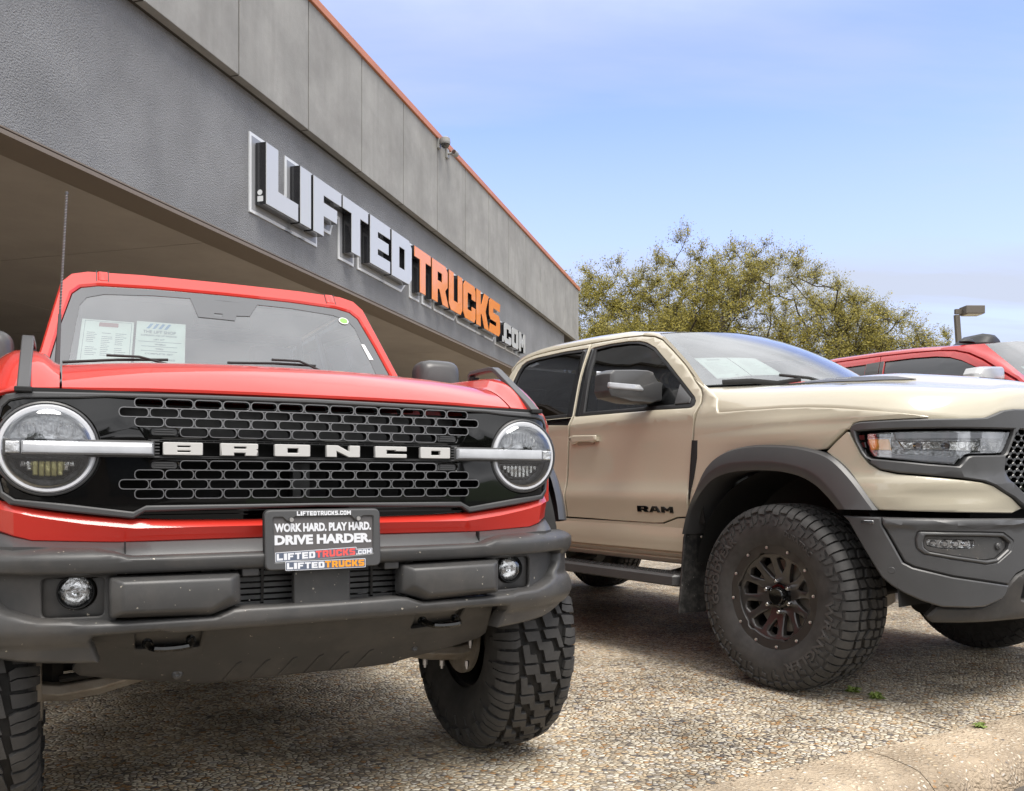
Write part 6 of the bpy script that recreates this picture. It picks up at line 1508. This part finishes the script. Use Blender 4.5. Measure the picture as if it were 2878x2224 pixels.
# ================================================================== lamp post
M['post'] = mat('bronze painted post', (.115, .100, .082), .5)
lp = empty('lamp_post', (13.44, 25.0, -.1), 0, 'brown parking lot lamp post with box shaped head above the deep red pickup', 'lamp post')
lean = .070
MB().loft([[(x * w_ - z * lean, y * w_, z) for x, y in ((-1, -1), (1, -1), (1, 1), (-1, 1))] for z, w_ in ((0, .075), (6.0, .062))], closed=True, caps=True).build('post', M['post'], lp, smooth=0)
hx_ = -6.0 * lean
MB().box((hx_ + .42, -.05, 6.12), (.55, .42, .24)).build('lamp_head', M['post'], lp, bevel=.02, smooth=0)
MB().box((hx_ + .08, 0, 6.10), (.26, .10, .14)).build('head_arm', M['post'], lp, smooth=0)
MB().box((hx_ + .42, -.05, 5.992), (.45, .34, .02)).build('lamp_lens', M['lampglass'], lp, smooth=0)

# ================================================================== trees
def leaf_mat(name, c1, c2, c3):
    m = bpy.data.materials.new(name); m.use_nodes = True; t = m.node_tree; b = t.nodes['Principled BSDF']
    g = t.nodes.new('ShaderNodeNewGeometry'); cr = t.nodes.new('ShaderNodeValToRGB')
    cr.color_ramp.elements[0].color = (*c1, 1); cr.color_ramp.elements[1].color = (*c3, 1); e = cr.color_ramp.elements.new(.55); e.color = (*c2, 1)
    t.links.new(g.outputs['Random Per Island'], cr.inputs[0]); t.links.new(cr.outputs[0], b.inputs['Base Color']); b.inputs['Roughness'].default_value = .6
    tl = t.nodes.new('ShaderNodeBsdfTranslucent'); t.links.new(cr.outputs[0], tl.inputs[0]); mx = t.nodes.new('ShaderNodeMixShader'); mx.inputs[0].default_value = .35
    t.links.new(b.outputs[0], mx.inputs[1]); t.links.new(tl.outputs[0], mx.inputs[2]); t.links.new(mx.outputs[0], t.nodes['Material Output'].inputs[0]); return m
M['leaf'] = leaf_mat('olive spring leaves', (.13, .12, .022), (.30, .26, .042), (.47, .39, .075))
M['bark'] = mat('oak bark', (.060, .048, .040), .9, var=(6, .3))
import numpy as np
def tree(loc, base_h, top, half_d, n, label, name='oak_tree', leafsize=.082, twigs=14, seedv=3, leaders=()):
    """top: list of (x, height) silhouette relative to the trunk; attach attraction points to the nearest lower branch"""
    rs = np.random.RandomState(seedv); rnd = random.Random(seedv)
    x0, x1 = top[0][0], top[-1][0]
    root = empty(name, (loc[0], loc[1], -.1), 0, label, 'tree')
    nodes = [np.array((0., 0., 0.)), np.array((.05, 0., base_h * .6)), np.array((.0, 0., base_h))]; par = [-1, 0, 1]
    for lx, ly, lz in leaders:
        p = nodes[2]; pi_ = 2
        for k in range(1, 6):
            t = k / 5; q = np.array((lx * t ** .8, ly * t, base_h + (lz - base_h) * t ** 1.25)) + rs.randn(3) * .12
            nodes.append(q); par.append(pi_); pi_ = len(nodes) - 1
    tg = []
    while len(tg) < n:
        x = rs.uniform(x0, x1); y = rs.uniform(-half_d, half_d); zt = interp(x, top)
        e = 1 - (y / half_d) ** 2 * .8
        zt = base_h + (zt - base_h) * math.sqrt(max(0, e)); zt += rs.randn() * .12
        lo = base_h * .75 + .10 * abs(x)
        z = lo + (zt - lo) * (rs.uniform(0, 1) ** .62)
        # clumped gaps
        if noise.noise(Vector((x * .45 + seedv, y * .45, z * .5))) < -.10 and rs.rand() < .8: continue
        tg.append((x, y, z))
    tg.sort(key=lambda p: p[0]**2 * .5 + p[1]**2 * .5 + (p[2] - base_h)**2)
    arr = np.zeros((len(nodes) + n * 4, 3)); cnt = len(nodes); arr[:cnt] = nodes; tips = []
    for p in tg:
        p = np.array(p); A = arr[2:cnt]; d = np.linalg.norm(A - p, axis=1) + np.maximum(0, A[:, 2] - p[2] + .15) * 2.2
        j = int(np.argmin(d)) + 2; q = arr[j]; L_ = np.linalg.norm(p - q); k_ = 3 if L_ > 1 else 2
        pi_ = j
        for s_ in range(1, k_ + 1):
            t = s_ / k_; m_ = q + (p - q) * t; m_[2] += -.12 * L_ * sin(pi * t) * .6; m_ += rs.randn(3) * .035 * L_ * (t < 1)
            arr[cnt] = m_; par.append(pi_); pi_ = cnt; cnt += 1
        tips.append(pi_)
    w_ = np.zeros(cnt)
    for t in tips: w_[t] += 1
    for i in range(cnt - 1, 0, -1):
        w_[par[i]] += w_[i]
    rad = .0085 * np.maximum(w_, 1) ** .47
    vs = []; fs = []
    for i in range(1, cnt):
        a = Vector(arr[par[i]]); b = Vector(arr[i]); d = b - a
        if d.length < 1e-4: continue
        d.normalize(); u = d.orthogonal().normalized(); v = d.cross(u); sd = 4 if rad[i] < .05 else 8; k0 = len(vs)
        for c, r in ((a, min(rad[par[i]], rad[i] * 1.5)), (b, rad[i])):
            for k in range(sd): vs.append(tuple(c + (u * cos(2*pi*k/sd) + v * sin(2*pi*k/sd)) * r))
        for k in range(sd): fs.append((k0 + k, k0 + (k+1) % sd, k0 + sd + (k+1) % sd, k0 + sd + k))
    # fine twigs and leaves
    lv = []; lf = []
    for t in tips:
        c = Vector(arr[t]); dirn = (c - Vector(arr[par[t]])).normalized()
        for _ in range(twigs):
            d = (dirn * .7 + Vector((rnd.gauss(0, 1), rnd.gauss(0, 1), rnd.gauss(.15, .8))) * .62).normalized(); L_ = rnd.uniform(.28, .75)
            e = c + d * L_; u = d.orthogonal().normalized() * .006; v = d.cross(u).normalized() * .006; k0 = len(vs)
            vs += [tuple(c + u), tuple(c - u), tuple(e)]; fs.append((k0, k0+1, k0+2))
            vs += [tuple(c + v), tuple(c - v), tuple(e)]; fs.append((k0+3, k0+4, k0+5))
            for _k in range(rnd.randint(9, 16)):
                s_ = rnd.uniform(.15, 1.05); p = c + d * L_ * s_ + Vector((rnd.gauss(0, 1), rnd.gauss(0, 1), rnd.gauss(0, 1))) * .06
                a = Vector((rnd.gauss(0, 1), rnd.gauss(0, 1), rnd.gauss(0, 1))).normalized(); b = a.orthogonal().normalized(); z_ = leafsize * rnd.uniform(.6, 1.2); k1 = len(lv)
                lv += [tuple(p - a * z_ * .5), tuple(p + b * z_ * .28), tuple(p + a * z_ * .5), tuple(p - b * z_ * .28)]; lf.append((k1, k1+1, k1+2, k1+3))
    for nm, V, F_, m in (('trunk', vs, fs, M['bark']), ('crown', lv, lf, M['leaf'])):
        me = bpy.data.meshes.new(nm); me.from_pydata(V, [], F_); me.materials.append(m); ob = bpy.data.objects.new(nm, me); COL.objects.link(ob); ob.parent = root
        if nm == 'crown': ob['kind'] = 'stuff'
    return root
tree((8.9, 32.5), 2.6, [(-6.4, 6.5), (-4.6, 8.2), (-3.6, 9.4), (-3.0, 10.7), (-2.0, 10.0), (-1.2, 9.7), (-.3, 10.4), (.9, 10.3), (1.6, 9.8), (2.6, 9.0), (3.4, 8.0), (4.3, 8.1), (5.1, 7.5), (5.8, 6.5), (6.2, 5.4)], 4.2, 1700, 'wide spreading oak with olive spring leaves between the building corner and the lamp post', leaders=[(-3.2, 0, 7.5), (-1.4, 1, 8.2), (.6, -1, 8.4), (2.4, .5, 7.0), (4.6, 0, 5.6), (0, -2.4, 6), (.4, 2.6, 6)], seedv=5)
tree((4.2, 34.5), 2.4, [(-4.6, 6.5), (-3.0, 8.4), (-1.7, 9.4), (-.4, 10.2), (.6, 9.2), (1.8, 9.3), (3.0, 8.2), (4.2, 6.5)], 3.2, 850, 'narrower thin leaved oak at the corner of the building, left of the wide oak', leaders=[(-2.2, 0, 6.6), (-.5, .6, 7.6), (1.4, -.4, 6.8)], seedv=11)
tree((30.6, 62.0), 6.2, [(-1.5, 9.4), (-.6, 10.6), (.4, 11.8), (1.1, 12.2), (1.5, 10.6)], 1.2, 70, 'small distant tree top beside the lamp post above the red roof', name='small_tree', leafsize=.13, seedv=2, leaders=[(0, 0, 8.5)])
tree((34.6, 66.0), 7.5, [(-1.4, 10.4), (-.4, 11.4), (.6, 11.6), (1.4, 10.6)], 1.2, 45, 'low distant tree barely showing over the roof of the deep red pickup', name='small_tree', leafsize=.13, seedv=8, leaders=[(0, 0, 9)])

# ================================================================== unseen shop row and trees, added for reflections in paint, glass and chrome
M['brick'] = mat('tan brick', (.24, .17, .12), .85, var=(2, .2)); M['hedge'] = mat('dark foliage mass', (.035, .050, .018), .9, var=(1.5, .5), bump=(3, 1, .4))
ob_ = empty('reflection_store', (-4, -44, -.14), 4, 'low tan brick shop row across the road, unseen, added for reflections', 'building')
MB().box((0, 0, 2.4), (60, 10, 4.8)).build('wall', M['brick'], ob_, smooth=0)
MB().box((0, 0, 4.95), (61, 10.8, .3)).build('roof', M['soffit_edge'], ob_, smooth=0)
for k in range(14): MB().box((-27 + k * 4.1, 5.02, 1.6), (2.8, .08, 2.4)).build('window', M['shopglass'], ob_, smooth=0)
def mass_tree(x, y, r, h, label):
    root = empty('reflection_tree', (x, y, -.14), 0, label, 'tree')
    bm = bmesh.new(); bmesh.ops.create_icosphere(bm, subdivisions=5, radius=1)
    for v in bm.verts:
        n_ = noise.fractal(v.co * 1.7 + Vector((x, y, 0)), .8, 2.1, 5) ; v.co *= 1 + .42 * n_
        v.co = Vector((v.co.x * r, v.co.y * r, v.co.z * h * .38 + h * .64))
    me = bpy.data.meshes.new('crown'); bm.to_mesh(me); bm.free(); me.materials.append(M['hedge']); o = bpy.data.objects.new('crown', me); COL.objects.link(o); o.parent = root
    MB().tube([(0, 0, 0), (.1, 0, h * .5)], [.28, .16], 8).build('trunk', M['bark'], root)
for x, y, r, h, lb in ((-26, -30, 4.6, 8.5, 'broad unseen tree across the road, added for reflections, at the far end of the shop row'), (-13, -33, 3.8, 7, 'rounded unseen tree across the road, added for reflections, before the shop row'), (9, -31, 5.0, 9, 'tall unseen tree across the road, added for reflections, by the middle of the shop row'), (24, -34, 4.2, 7.5, 'dense unseen tree across the road, added for reflections, at the right end of the shop row'), (38, -22, 5.5, 9, 'large unseen tree, added for reflections, standing alone beyond the shop row')): mass_tree(x, y, r, h, lb)
